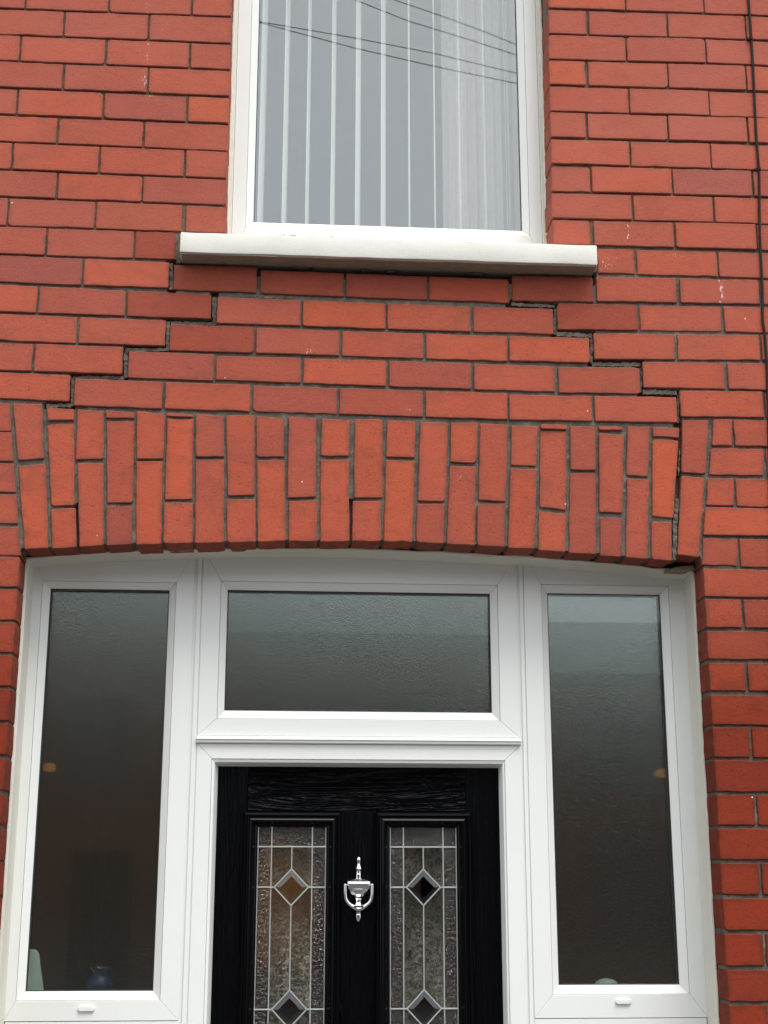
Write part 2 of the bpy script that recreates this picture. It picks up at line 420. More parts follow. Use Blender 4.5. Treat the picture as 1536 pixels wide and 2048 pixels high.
# arch soffit, measured along the lower edges of the voussoirs
SOF = [XZ('F', *p) for p in ((130,943),(143,942),(300,937),(452,930),(612,918),(780,912),(950,910),(1137,905),(1325,900),(1512,897))] + \
      [XZ('G', *p) for p in ((210,892),(400,893),(588,893),(775,893),(960,900),(1145,907),(1327,918),(1505,928))] + \
      [XZ('H', *p) for p in ((157,938),(340,957),(520,970),(668,985),(827,1000),(975,1010))]
SOF += [XZ('H', 985, 985), XZ('H', 1000, 972)]; SOF.append((XR, XZ('H', 1125, 990)[1]))
SOF[0] = (XL, SOF[0][1])
def interp(tab, x):
    if x <= tab[0][0]: return tab[0][1]
    for (a, b), (c, d) in zip(tab, tab[1:]):
        if x <= c: return b + (d-b)*(x-a)/max(1e-9, c-a)
    return tab[-1][1]
def soffit(x): return interp(SOF, x)

# --- crack lines (joints that opened), in pixels
CRACKS = [('C', [(1012,365),(1012,540)]), ('C', [(1265,555),(1262,722),(990,718),(988,878),(742,878),(738,1042),(428,1042),(424,1205),(270,1210)]),
          ('E', [(20,615),(280,625),(280,785),(495,790),(497,955),(790,965),(790,1140),(1005,1138),(1010,1330)]), ('E', [(1018,1330),(1012,1500)]),
          ('H', [(1018,200),(1010,500),(1005,640),(990,830),(985,1000)]), ('G', [(592,660),(590,893)]), ('F', [(455,700),(462,930)])]
CRW = [[XZ(t, *p) for p in pts] for t, pts in CRACKS]
def crack_dist(x, z):
    best = 9
    for pl in CRW:
        for (a, b), (c, d) in zip(pl, pl[1:]):
            ux, uz = c-a, d-b; L2 = ux*ux+uz*uz
            t = max(0, min(1, ((x-a)*ux+(z-b)*uz)/max(L2, 1e-9)))
            best = min(best, math.hypot(x-a-ux*t, z-b-uz*t))
    return best
def mortar_y(x, z):
    n = noise.noise(Vector((x*30, z*30, 1.3)))*.5 + noise.noise(Vector((x*90, z*90, 4.1)))*.5
    top = min(1, max(0, (z-HC-1.60)/.15))
    y = .0058 + .0014*top + n*.0020
    if HC+.72 < z < HC+1.66:
        d = crack_dist(x, z)
        if d < .0095: y = .024
    if SILL[0]-.012 < x < SILL[1]+.004 and SILL[2]-.030 < z < SILL[2]+.004: y = .03     # the bedding under the sill has fallen out
    return max(.0032, y)
def mortar_patch(mb, x0, x1, zb, zt, step=.0085, back=.112):
    nx = max(1, int(round((x1-x0)/step))); xs = [x0+(x1-x0)*i/nx for i in range(nx+1)]
    zmax = max(zt(x)-zb(x) for x in xs); nz = max(1, int(round(zmax/step)))
    vs = []; fs = []
    for i, x in enumerate(xs):
        b, t = zb(x), zt(x)
        for j in range(nz+1):
            z = b+(t-b)*j/nz; vs.append((x, mortar_y(x, z), z))
    idx = lambda i, j: i*(nz+1)+j
    for i in range(nx):
        for j in range(nz): fs.append((idx(i,j), idx(i+1,j), idx(i+1,j+1), idx(i,j+1)))
    border = [idx(i,0) for i in range(nx+1)] + [idx(nx,j) for j in range(1,nz+1)] + [idx(i,nz) for i in range(nx-1,-1,-1)] + [idx(0,j) for j in range(nz-1,0,-1)]
    n0 = len(vs); vs += [(vs[k][0], back, vs[k][2]) for k in border]; m = len(border)
    for k in range(m): fs.append((border[k], n0+k, n0+(k+1)%m, border[(k+1)%m]))
    mb.add(vs, fs)
SILL = (-.2905, .7957, 1.5605+HC, 1.6203+HC)     # x0 x1 z0 z1
X0, X1 = -.98, 1.50
ZTOP = HC + 2.62; ZBOT = HC - .62
k_ = lambda v: (lambda x: v)
mb = MB(); E_ = .004
SP = ZSPR - .012
mortar_patch(mb, X0, XL-E_, k_(ZBOT), k_(SP))                                      # left pier
mortar_patch(mb, XR+E_, X1, k_(ZBOT), k_(SP))                                      # right pier
zmid = SILL[2] - .006
ARCHTOP = lambda x: interp([XZ('F', 0, 70), XZ('F', 265, 95), XZ('F', 980, 125), XZ('G', 590, 160), XZ('G', 1180, 185), XZ('H', 500, 202), XZ('H', 1010, 205), XZ('H', 1200, 168)], x)
mortar_patch(mb, X0, XL-.03, k_(SP), k_(zmid))
mortar_patch(mb, XR+.03, X1, k_(SP), k_(zmid))
mortar_patch(mb, XL-.03, XR+.03, lambda x: ARCHTOP(x), k_(zmid))
mortar_patch(mb, X0, SILL[0], k_(zmid), k_(SILL[3]))
mortar_patch(mb, SILL[1]+.002, X1, k_(zmid), k_(SILL[3]))
mortar_patch(mb, X0, WL-E_, k_(SILL[3]), k_(ZTOP))
mortar_patch(mb, WR+E_, X1, k_(SILL[3]), k_(ZTOP))
brickwork = mb.build('brickwork', MORTAR, house); brickwork['label'] = 'red stretcher bond brickwork with grey and brown mortar joints'
mb = MB()
mortar_patch(mb, XL-.03, XR+.03, lambda x: (soffit(x) if XL <= x <= XR else SP)+.005, lambda x: ARCHTOP(x))
arch = mb.build('door_arch', MORTAR, house); arch['label'] = 'segmental arch of upright red bricks over the doorway, dropped at its right end'

# --- bricks
def outline(c, rnd, chips=True):
    """rounded, slightly uneven outline of a brick face from its four corners TL TR BR BL (x,z)"""
    pts = []
    c = [Vector(p) for p in c]
    for i in range(4):
        p, a, b = c[i], c[i-1], c[(i+1) % 4]
        ua, ub = (a-p), (b-p); la, lb = ua.length, ub.length
        r = min(rnd.uniform(.0015, .0045), la*.25, lb*.25)
        if chips and rnd.random() < .10: r = min(rnd.uniform(.006, .011), la*.3, lb*.3)
        ua.normalize(); ub.normalize()
        s = p + ua*r; e = p + ub*r
        pts += [s, p + (ua+ub)*r*.30, e]
        n = int(lb/.034)
        nrm = Vector((-ub.y, ub.x))
        for k in range(1, n+1):
            t = r + (lb-2*r)*k/(n+1)
            dv = rnd.gauss(0, .00055)
            if chips and rnd.random() < .03: dv += rnd.uniform(-.0024, .0008)
            pts.append(p + ub*t + nrm*(-dv if False else dv))
    return pts
def brick_solid(c, rnd, depth=.102, proud=None):
    pts = outline(c, rnd)
    n = len(pts); cen = sum(pts, Vector((0,0)))/n
    ar = sum(pts[i].x*pts[(i+1)%n].y-pts[(i+1)%n].x*pts[i].y for i in range(n))
    if ar < 0: pts = pts[::-1]
    bev = .0017
    ins = []
    for i in range(n):
        t = pts[(i+1)%n]-pts[i-1]; nr = Vector((-t.y, t.x)).normalized()
        ins.append(pts[i] + nr*bev)
    y = proud if proud is not None else rnd.gauss(0, .0009)
    tx, tz = max(-.008, min(.008, rnd.gauss(0, .004))), max(-.014, min(.014, rnd.gauss(0, .007)))
    Y = lambda q: -y + (q.x-cen.x)*tx + (q.y-cen.y)*tz
    wd = min(abs(max(q.x for q in pts)-min(q.x for q in pts)), abs(max(q.y for q in pts)-min(q.y for q in pts)))
    g_ = min(.011, wd*.28); cor = [Vector((min(q.x for q in pts), 0)), 0]
    inn = []
    for q in ins:
        d = cen - q; inn.append(q + Vector((math.copysign(min(abs(d.x), g_), d.x), math.copysign(min(abs(d.y), g_), d.y))))
    rings = [[(q.x-cen.x, Y(q), q.y-cen.y) for q in inn], [(q.x-cen.x, Y(q), q.y-cen.y) for q in ins], [(q.x-cen.x, Y(q)+bev, q.y-cen.y) for q in pts], [(q.x-cen.x, depth, q.y-cen.y) for q in pts]]
    vs = [p for r in rings for p in r]
    fs = [tuple(range(n))]
    for k in (0, n, 2*n):
        fs += [(k+i, k+n+i, k+n+(i+1)%n, k+(i+1)%n) for i in range(n)]
    return vs, fs, cen
count = [0]
# bricks that stand out in the photograph: sooty by the cracks, darker under the sill, purple-burnt or bright orange ones
_dk, _pu, _or = (.74,.70,.70), (.90,.96,1.06), (1.04,1.03,.93)
TINTS = [(*XZ(t, x, y), c) for t, x, y, c in (('C',1000,630,_dk),('C',1250,820,_dk),('D',800,510,_dk),('D',1290,530,_dk),('D',310,480,_dk),('E',530,690,_dk),('E',260,530,_dk),('C',1270,460,_dk),('C',920,270,_dk),('A',300,1265,_pu),
    ('A',880,640,_pu),('A',620,460,_pu),('B',1200,1080,_pu),('B',700,150,_pu),('C',820,100,_or),('D',1050,690,_or),('D',550,670,_or),('A',1230,650,_or),('B',350,430,_or),('G',880,650,_or),('G',125,650,_or),('G',700,400,_or),('G',1265,310,_or),('G',1250,680,_pu),('H',930,250,_pu),('F',1240,270,_pu),('E',1250,540,_pu),('H',930,520,_or),('H',95,330,_or),('C',250,440,_pu))]
def brick(c, parent, proud=None):
    count[0] += 1; rnd = random.Random(count[0]*17+5)
    vs, fs, cen = brick_solid(c, rnd, proud=proud)
    o = obj('brick', vs, fs, BRICK, parent)
    n4 = len(vs)//4; at = o.data.attributes.new('edge', 'FLOAT', 'POINT')
    at.data.foreach_set('value', [0.0]*n4 + [1.0]*(3*n4))
    for px, pz, tint in TINTS:
        if abs(px-cen.x) < .06 and abs(pz-cen.y) < .025: o.color = (*tint, 1)
    o.location = Vector((cen.x, 0, cen.y)) - wpos(parent)
    return o
LEN, PITCH_X, COURSE = .2178, .2237, .08
ENDS = []      # (side, x, zt, zb) for the courses that run on beyond the picture
def seg(t, xa, xb, ta, tb, ba, bb, xs):
    yt = lambda x: ta + (tb-ta)*(x-xa)/(xb-xa); yb = lambda x: ba + (bb-ba)*(x-xa)/(xb-xa)
    for i in range(0, len(xs), 2):
        a, b = xs[i], xs[i+1]
        if a is None:
            q1, q2 = XZ(t, b, yt(b)), XZ(t, b, yb(b)); xw = (q1[0]+q2[0])/2
            dzz = (yt(b)-yt(b-100))*0
            c = [(xw-LEN, q1[1]), (xw, q1[1]), (xw, q2[1]), (xw-LEN, q2[1])]
            # keep the measured slope of the course
            e1, e2 = XZ(t, xa, yt(xa)), XZ(t, xa, yb(xa))
            k1 = (q1[1]-e1[1])/max(.02, q1[0]-e1[0]) if b-xa > 60 else 0
            c[0] = (c[0][0], q1[1]-k1*LEN); c[3] = (c[3][0], q2[1]-k1*LEN)
            ENDS.append((-1, xw-LEN, c[0][1], c[3][1]))
        elif b is None:
            q1, q2 = XZ(t, a, yt(a)), XZ(t, a, yb(a)); xw = (q1[0]+q2[0])/2
            c = [(xw, q1[1]), (xw+LEN, q1[1]), (xw+LEN, q2[1]), (xw, q2[1])]
            ENDS.append((1, xw+LEN, c[1][1], c[2][1]))
        else:
            q = [XZ(t, a, yt(a)), XZ(t, b, yt(b)), XZ(t, b, yb(b)), XZ(t, a, yb(a))]
            xl, xr = (q[0][0]+q[3][0])/2, (q[1][0]+q[2][0])/2
            c = [(xl, q[0][1]), (xr, q[1][1]), (xr, q[2][1]), (xl, q[3][1])]
        brick(c, brickwork)
_ = None
# left of the upper window
seg('A', 0, 1365, -98, -52, 45, 95, [_,148, 158,640, 650,1128, 1140,1368])
seg('A', 0, 1365, 55, 103, 198, 252, [_,372, 383,872, 885,1365])
seg('A', 0, 1365, 207, 262, 353, 408, [_,113, 125,618, 632,1115, 1128,1362])
seg('A', 0, 1365, 363, 420, 512, 565, [_,368, 382,868, 880,1358])
seg('A', 0, 1365, 522, 580, 670, 727, [_,97, 108,605, 617,1098, 1112,1352])
seg('A', 0, 1365, 683, 740, 830, 890, [_,333, 346,842, 855,1347])
seg('A', 0, 1365, 842, 897, 995, 1052, [_,66, 78,582, 593,1086, 1098,1340])
seg('A', 0, 1365, 1006, 1063, 1158, 1210, [_,330, 343,838, 845,1337])
seg('A', 0, 1365, 1168, 1224, 1330, 1376, [_,40, 50,557, 570,1073, 1098,1335])
seg('A', 0, 1035, 1340, 1372, 1500, 1531, [_,268, 280,788, 798,1037])
# right of the upper window
seg('B', 228, 1155, -93, -70, 43, 75, [228,683, 690,1150, 1157,_])
seg('B', 230, 1405, 57, 93, 198, 231, [230,455, 472,932, 943,1400, 1410,_])
seg('B', 230, 1405, 207, 239, 350, 378, [230,688, 697,1162, 1170,_])
seg('B', 233, 1405, 358, 391, 500, 535, [233,450, 468,938, 945,1402, 1412,_])
seg('B', 237, 1190, 512, 543, 657, 688, [237,707, 715,1182, 1190,_])
seg('B', 240, 1410, 669, 700, 814, 846, [240,450, 465,937, 945,1410, 1422,_])
seg('B', 243, 1200, 830, 854, 971, 1000, [243,710, 720,1193, 1200,_])
seg('B', 247, 1440, 987, 1016, 1136, 1166, [247,480, 488,962, 972,1440, 1452,_])
seg('B', 247, 1220, 1150, 1173, 1295, 1321, [247,725, 737,1208, 1220,_])
seg('B', 255, 1465, 1308, 1336, 1452, 1486, [255,478, 500,975, 987,1465, 1475,_])
seg('E', 530, 1250, 287, 304, 430, 453, [530,748, 762,1237, 1247,_])
# below the sill
seg('C', 0, 1000, 325, 370, 487, 520, [_,483, 496,998])
seg('C', 1025, 1518, 380, 392, 528, 548, [1025,1518])
seg('D', 62, 1530, 412, 468, 552, 608, [62,555, 567,1048, 1058,1530])
seg('E', 25, 503, 444, 450, 595, 603, [25,503])
seg('E', 523, 1485, 452, 472, 598, 615, [523,995, 1017,1485, 1505,_])
seg('C', 0, 1245, 500, 558, 660, 702, [_,218, 230,740, 752,1247])
seg('C', 1283, 1800, 572, 590, 728, 744, [1283,1777])
seg('D', 312, 1303, 592, 628, 745, 778, [312,800, 813,1303])
seg('E', -205, 268, 627, 643, 778, 792, [-205,268])
seg('E', 290, 767, 613, 618, 766, 769, [290,767])
seg('E', 780, 1280, 620, 627, 768, 776, [780,1262, 1280,_])
seg('C', 0, 980, 672, 712, 833, 862, [_,452, 467,977])
seg('C', 1003, 1500, 732, 750, 890, 905, [1003,1500])
seg('D', 38, 1520, 755, 803, 905, 951, [38,528, 543,1026, 1040,1520])
seg('E', 8, 483, 805, 815, 950, 962, [8,483])
seg('E', 507, 1488, 787, 795, 938, 946, [507,985, 1003,1488, 1500,_])
seg('C', 0, 725, 845, 868, 1005, 1028, [_,192, 205,725])
seg('C', 757, 1262, 893, 910, 1050, 1068, [757,1262])
seg('D', -200, 1308, 919, 963, 1063, 1118, [-200,300, 315,805, 822,1308])
seg('D', 1323, 1802, 967, 980, 1120, 1132, [1323,1802])
seg('E', 298, 780, 985, 992, 1138, 1145, [298,780])
seg('E', 797, 1300, 957, 960, 1107, 1117, [797,1282, 1300,_])
seg('C', 0, 415, 1017, 1035, 1180, 1190, [_,412])
seg('C', 440, 1480, 1055, 1090, 1215, 1250, [440,958, 975,1478])
seg('D', 17, 1522, 1093, 1142, 1248, 1297, [17,515, 528,1022, 1037,1522])
seg('E', 8, 998, 1148, 1165, 1298, 1315, [8,498, 513,998])
seg('E', 1018, 1510, 1127, 1130, 1280, 1284, [1018,1510, 1522,_])
# beside the arch
def quad(t, pts, parent, proud=None): return brick([XZ(t, *p) for p in pts], parent, proud)
for x1t, x1b, yt, yb in ((57,66,76,242), (68,78,250,421), (80,95,433,605), (96,106,616,790), (107,120,808,978)):
    t, b = XZ('F', x1t, yt), XZ('F', x1b, yb); l = min(t[0], b[0]) - (LEN*.75 if yt not in (76, 433, 808) else LEN*.42)
    brick([(l, t[1]), t, b, (l, b[1])], brickwork); ENDS.append((-1, l, t[1], b[1]))
quad('H', [(1213,172),(1327,174),(1325,329),(1205,328)], brickwork)
seg('H', 1337, 1536, 175, 178, 330, 333, [1337,_])
quad('H', [(1197,343),(1512,348),(1512,505),(1187,500)], brickwork); seg('H', 1530, 1700, 350, 352, 506, 508, [1530,_])
quad('H', [(1180,520),(1335,522),(1335,683),(1172,680)], brickwork); seg('H', 1350, 1536, 522, 524, 686, 688, [1350,_])
a, b = XZ('H', 1166, 694), XZ('H', 1154, 856); brick([a, (b[0]+LEN, a[1]), (b[0]+LEN, b[1]), b], brickwork); ENDS.append((1, b[0]+LEN, a[1], b[1]))
quad('H', [(1153,875),(1358,877),(1358,1040),(1148,1032)], brickwork); seg('H', 1373, 1536, 878, 880, 1044, 1047, [1373,_])
# piers of the doorway
for yt, yb, half in ((1114.5,1173.7,0),(1178.8,1239.7,1),(1244.4,1305.4,0),(1310,1372,1),(1378,1441.5,0),(1447,1510,1),(1516.5,1580.4,0),(1586.7,1652.4,1),(1657,1722,0)):
    zt, zb = W('P', 20, yt).z, W('P', 20, yb).z; l = XL - (LEN if half else LEN*.48)
    brick([(l, zt), (XL, zt), (XL, zb), (l, zb)], brickwork); ENDS.append((-1, l, zt, zb))
for t, x, yt, yb, split in (('H',1155,1055,1220,0),('H',1165,1235,1402,1388),('K',1165,190,362,0),('K',1172,385,556,1406),('K',1187,583,767,0),('K',1198,782,966,1433),('K',1210,985,1177,0),
                            ('K',1222,1195,1383,1464),('L',1235,335,525,0),('L',1255,548,741,1492),('L',1265,765,961,0),('L',1278,983,1180,1518),('L',1290,1205,1399,0),('L',1305,1420,1620,1545)):
    zt, zb = W(t, x, yt).z, W(t, x, yb).z
    if split:
        s = W(t, split, (yt+yb)/2).x
        brick([(XR, zt), (s-.0035, zt), (s-.0035, zb), (XR, zb)], brickwork)
        brick([(s+.0035, zt), (s+.0035+LEN, zt), (s+.0035+LEN, zb), (s+.0035, zb)], brickwork); ENDS.append((1, s+.0035+LEN, zt, zb))
    else:
        brick([(XR, zt), (XR+LEN, zt), (XR+LEN, zb), (XR, zb)], brickwork); ENDS.append((1, XR+LEN, zt, zb))
# voussoirs
VOUS = {
'F': '''75,78 248,83 258,405 105,415|108,447 268,432 285,935 143,942
275,103 438,113 438,178 280,180|280,200 437,197 443,682 302,687|300,707 447,697 452,930 307,938
455,112 615,122 610,408 448,410|455,430 612,430 612,918 470,928
625,118 797,130 795,168 625,165|627,182 793,185 785,667 632,668|628,685 780,685 780,912 628,920
808,123 975,142 965,408 808,408|805,420 962,420 950,910 803,915
985,133 1138,145 1138,160 985,155|988,168 1142,172 1135,645 973,648|970,665 1138,665 1137,905 963,908
1155,142 1322,152 1325,395 1157,395|1155,410 1325,410 1325,900 1150,905
1335,148 1502,147 1505,622 1345,625|1338,645 1510,645 1512,897 1342,900''',
'G': '''37,153 200,163 202,395 37,395|40,415 205,412 210,892 45,897
227,157 392,165 390,632 222,637|228,655 397,650 400,893 230,893
425,168 590,178 583,390 418,388|415,410 585,408 588,893 415,897
618,172 783,172 783,637 615,637|607,655 773,655 775,893 603,893
810,180 978,183 973,400 805,395|803,412 973,418 960,900 790,895
1005,187 1172,193 1153,660 990,655|987,673 1150,672 1145,907 982,900
1187,193 1347,190 1338,432 1183,425|1178,445 1337,450 1327,918 1162,910
1360,195 1527,205 1510,660 1350,650|1345,672 1507,670 1505,928 1342,920''',
'H': '''20,207 180,213 167,450 17,443|15,462 170,468 157,938 0,935
192,203 350,208 350,235 195,230|190,240 347,240 343,710 187,692|182,715 340,728 340,957 180,948
365,212 520,217 520,475 370,472|365,490 520,487 520,970 360,962
533,212 677,217 677,237 537,237|537,255 685,265 675,727 540,722|545,750 677,757 668,985 545,978
705,215 840,215 828,513 700,503|703,520 835,530 827,1000 697,988
857,217 1013,222 1010,283 857,275|853,290 1008,298 978,757 853,745|848,775 968,780 970,1010 848,1000
1030,178 1185,180 1168,497 1025,487|1022,508 1163,520 1125,990 1000,972'''}
for t, s in VOUS.items():
    for colm in s.split('\n'):
        for q in colm.split('|'):
            quad(t, [tuple(float(v) for v in p.split(',')) for p in q.split()], arch)

# courses that run on beyond the picture: joined, nobody looks at them
mb = MB(); rb = random.Random(3)
def far_brick(x0, x1, zb, zt):
    v = rb.gauss(0, .0008)
    mb.box(x0, x1, v, .102, zb, zt)
HX0, HX1, HTOP = -2.6, 3.2, 5.45
for side, x, zt, zb in ENDS:
    x += side*.006
    while (x > HX0 if side < 0 else x < HX1):
        if side < 0: far_brick(max(HX0, x-LEN), x, zb, zt); x -= PITCH_X
        else: far_brick(x, min(HX1, x+LEN), zb, zt); x += PITCH_X
def course_z(k): return HC + 2.28969 - (k-1)*COURSE
WTOP = HC + 2.93
def run(x0, x1, k):
    zt = course_z(k)-.003; zb = zt-.0735; x = x0 - (PITCH_X/2 if k % 2 else 0)
    while x < x1-.02:
        a, b = max(x, x0), min(x+LEN, x1)
        if b-a > .02: far_brick(a, b, max(zb, .0), zt)
        x += PITCH_X
for k in range(-38, 0):
    if course_z(k) > HTOP: continue
    if course_z(k)-.08 < WTOP:
        run(HX0, WL, k)
        if k < -1: run(WR, HX1, k)
    else: run(HX0, HX1, k)
for k in range(29, 58):
    zt = course_z(k)
    if zt < .02: break
    run(HX0, XL, k)
    if k >= 34: run(XR, HX1, k)
far = mb.build('outer_brick_courses', BRICK, house); far['kind'] = 'stuff'
# inner leaf: closes the wall behind the bricks, with its openings left free; carries the mortar colour in the far joints
mb = MB()
for x0, x1, z0, z1, y0 in ((HX0, X0, 0, HTOP, .006), (X1, HX1, 0, HTOP, .006), (X0, XL-.004, 0, ZBOT, .006), (XR+.004, X1, 0, ZBOT, .006), (X0, WL-.004, ZTOP, HTOP, .006), (WR+.004, X1, ZTOP, HTOP, .006), (WL-.004, WR+.004, WTOP+.01, HTOP, .006)):
    mb.box(x0, x1, y0, .112, z0, z1)
for x0, x1, z0, z1 in ((HX0, XL-.002, 0, ZSPR+.1), (XR+.002, HX1, 0, ZSPR+.1), (HX0, HX1, ZSPR+.1, SILL[2]), (HX0, WL-.002, SILL[2], WTOP), (WR+.002, HX1, SILL[2], WTOP), (HX0, HX1, WTOP, HTOP)):
    mb.box(x0, x1, .113, .30, z0, z1)
leaf = mb.build('inner_leaf', MORTAR, house)

# --- mortar that still hangs in the opened joints: ragged strips narrower than their joint, so that a black gap is left beside them
def strip(t, pts, y=.006, gap=(0,0)):
    """pts: centre line with half widths (x,y,hw) in tile pixels"""
    rnd = random.Random(int(pts[0][0]*7+pts[0][1]))
    line = []
    for (a, b, h), (c, d, g) in zip(pts, pts[1:]):
        n = max(2, int(math.hypot(c-a, d-b)/14))
        for k in range(n): line.append((a+(c-a)*k/n, b+(d-b)*k/n, h+(g-h)*k/n))
    line.append(pts[-1])
    L, Rr = [], []
    for i, (x, yy, h) in enumerate(line):
        p, q = line[max(0, i-1)], line[min(len(line)-1, i+1)]
        tx, ty = q[0]-p[0], q[1]-p[1]; l = math.hypot(tx, ty) or 1
        nx, ny = -ty/l, tx/l
        L.append((x+nx*(h+rnd.gauss(0, 1.9)), yy+ny*(h+rnd.gauss(0, 1.9)))); Rr.append((x-nx*(h+rnd.gauss(0, 1.9)), yy-ny*(h+rnd.gauss(0, 1.9))))
    vs = []; fs = []
    n = len(line)
    for k in range(n):
        for q in (L[k], Rr[k]):
            w = W(t, *q); vs.append((w.x, y + rnd.gauss(0, .0011), w.z))
    for k in range(n):
        for q in (L[k], Rr[k]):
            w = W(t, *q); vs.append((w.x, .05, w.z))
    for k in range(n-1):
        a = 2*k; fs += [(a, a+1, a+3, a+2), (a, a+2, 2*n+a+2, 2*n+a), (a+1, 2*n+a+1, 2*n+a+3, a+3)]
    fs += [(0, 2*n, 2*n+1, 1), (2*n-2, 2*n-1, 4*n-1, 4*n-2)]
    m_ = MB().add(vs, fs)
    return m_.build('mortar_patch', MORTAR, brickwork)
strip('C', [(1012,368,10),(1009,523,10)], .006)
strip('C', [(1267,566,12),(1265,632,13),(1267,732,11)], .008)
strip('C', [(1008,721,11),(1120,721,10),(1255,725,9)], .008)
strip('C', [(992,714,9),(990,888,9)], .005)
strip('C', [(738,880,11),(860,881,10),(985,879,9)], .006)
strip('C', [(743,882,12),(740,1045,12)], .006)
strip('C', [(430,1044,10),(560,1043,10),(732,1044,9)], .009)
strip('C', [(428,1046,10),(426,1212,10)], .006)
strip('C', [(270,1209,11),(420,1208,10)], .007)
strip('D', [(0,566,10),(150,572,8),(262,575,5)], .004)
strip('E', [(22,613,10),(150,618,9),(278,626,7)], .004)
strip('E', [(281,640,7),(281,790,7)], .006)
strip('E', [(288,788,13),(400,793,12),(496,799,11)], .004)
strip('E', [(496,802,8),(498,960,8)], .008)
strip('E', [(500,963,13),(640,966,12),(785,966,10)], .007)
strip('E', [(789,985,6),(789,1130,6)], .008)
strip('E', [(800,1129,14),(900,1131,13),(1000,1136,12)], .005)
strip('E', [(1010,1145,6),(1011,1310,6)], .008)
strip('H', [(1018,340,3),(1010,500,6)], .005)
strip('H', [(1001,640,10),(992,770,13),(984,1003,12)], .003)
# crumbs of bedding left under the sill
rnd = random.Random(11)
for t, x, y, w_, h_ in (('D',310,400,70,7),('D',830,424,28,7),('D',1330,437,50,6),('C',1320,383,22,6),('E',200,440,60,6),('D',690,418,40,5),('E',420,446,35,6)):
    m_ = MB(); n = 9
    poly = [XZ(t, x+w_*math.cos(2*math.pi*k/n)*rnd.uniform(.75,1.1), y+h_*math.sin(2*math.pi*k/n)*rnd.uniform(.6,1.2), .006) for k in range(n)]
    m_.prism(poly, .004, .05).build('mortar_crumb', MORTAR, brickwork)
# wedge of mortar under the dropped end of the arch
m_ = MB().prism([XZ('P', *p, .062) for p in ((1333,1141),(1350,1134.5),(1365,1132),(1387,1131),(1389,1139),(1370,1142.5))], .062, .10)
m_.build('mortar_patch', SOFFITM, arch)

# ------------------------------------------------------------------ window sill
def rough_box(name, x0, x1, y0, y1, z0, z1, material, parent, amp=.0015, step=.02, round_=.004, seed=1):
    bm = bmesh.new(); bmesh.ops.create_cube(bm, size=1)
    for v in bm.verts: v.co = Vector((x0 if v.co.x < 0 else x1, y0 if v.co.y < 0 else y1, z0 if v.co.z < 0 else z1))
    bmesh.ops.bevel(bm, geom=bm.edges[:], offset=round_, segments=2, profile=.6, affect='EDGES')
    n = int((x1-x0)/step)
    for k in range(1, n):
        g = bm.verts[:]+bm.edges[:]+bm.faces[:]
        bmesh.ops.bisect_plane(bm, geom=g, plane_co=(x0+(x1-x0)*k/n, 0, 0), plane_no=(1,0,0))
    for v in bm.verts:
        s = Vector((v.co.x*14+seed, v.co.y*20, v.co.z*40))
        v.co += Vector((0, noise.noise(s)*amp, noise.noise(s+Vector((7,3,1)))*amp*1.2))
    vs = [tuple(v.co) for v in bm.verts]; bm.verts.index_update(); fs = [tuple(v.index for v in f.verts) for f in bm.faces]; bm.free()
    return MB().add(vs, fs).build(name, material, parent, smooth=True)
sill = rough_box('window_sill', SILL[0], SILL[1], -.055, .125, SILL[2]+.003, SILL[3], SILLM, house, amp=.0014, round_=.005)
sill['label'] = 'white painted stone sill under the upper window'
# darker, browner underside of the sill with its drip edge
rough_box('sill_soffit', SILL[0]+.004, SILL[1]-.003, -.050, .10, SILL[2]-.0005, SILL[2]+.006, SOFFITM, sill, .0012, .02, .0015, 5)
rough_box('bedding_mortar', SILL[0]-.012, SILL[0]-.0005, .006, .11, SILL[2]-.002, SILL[3]-.006, MORTAR, sill, .002, .004, .001, 9)

# ------------------------------------------------------------------ white frames
def mitred(mb, o, i, yo, yi, yback, cut=.0002):
    """four mitred members between the rectangles o and i (x0,x1,z0,z1); front edge yo outside, yi inside"""
    ox0, ox1, oz0, oz1 = o; ix0, ix1, iz0, iz1 = i
    O = [(ox0,oz1),(ox1,oz1),(ox1,oz0),(ox0,oz0)]; I = [(ix0,iz1),(ix1,iz1),(ix1,iz0),(ix0,iz0)]
    for k in range(4):
        a, b, c, d = O[k], O[(k+1)%4], I[(k+1)%4], I[k]
        ux, uz = b[0]-a[0], b[1]-a[1]; l = math.hypot(ux, uz); ux, uz = ux/l*cut, uz/l*cut
        a = (a[0]+ux, a[1]+uz); d = (d[0]+ux, d[1]+uz); b = (b[0]-ux, b[1]-uz); c = (c[0]-ux, c[1]-uz)
        vs = [(a[0],yo,a[1]),(b[0],yo,b[1]),(c[0],yi,c[1]),(d[0],yi,d[1])] + [(p[0],yback,p[1]) for p in (a,b,c,d)]
        mb.add(vs, [(3,2,1,0),(4,5,6,7),(0,1,5,4),(1,2,6,5),(2,3,7,6),(3,0,4,7)])
    return mb
def member_objs(name, o, i, yo, yi, yback, material, parent, bevel=.0012):
    for k in range(4):
        m1 = MB(); mitred(m1, o, i, yo, yi, yback)
        s = MB().add(m1.v[k*8:k*8+8], m1.f[:6]); s.build(name, material, parent, bevel=bevel)
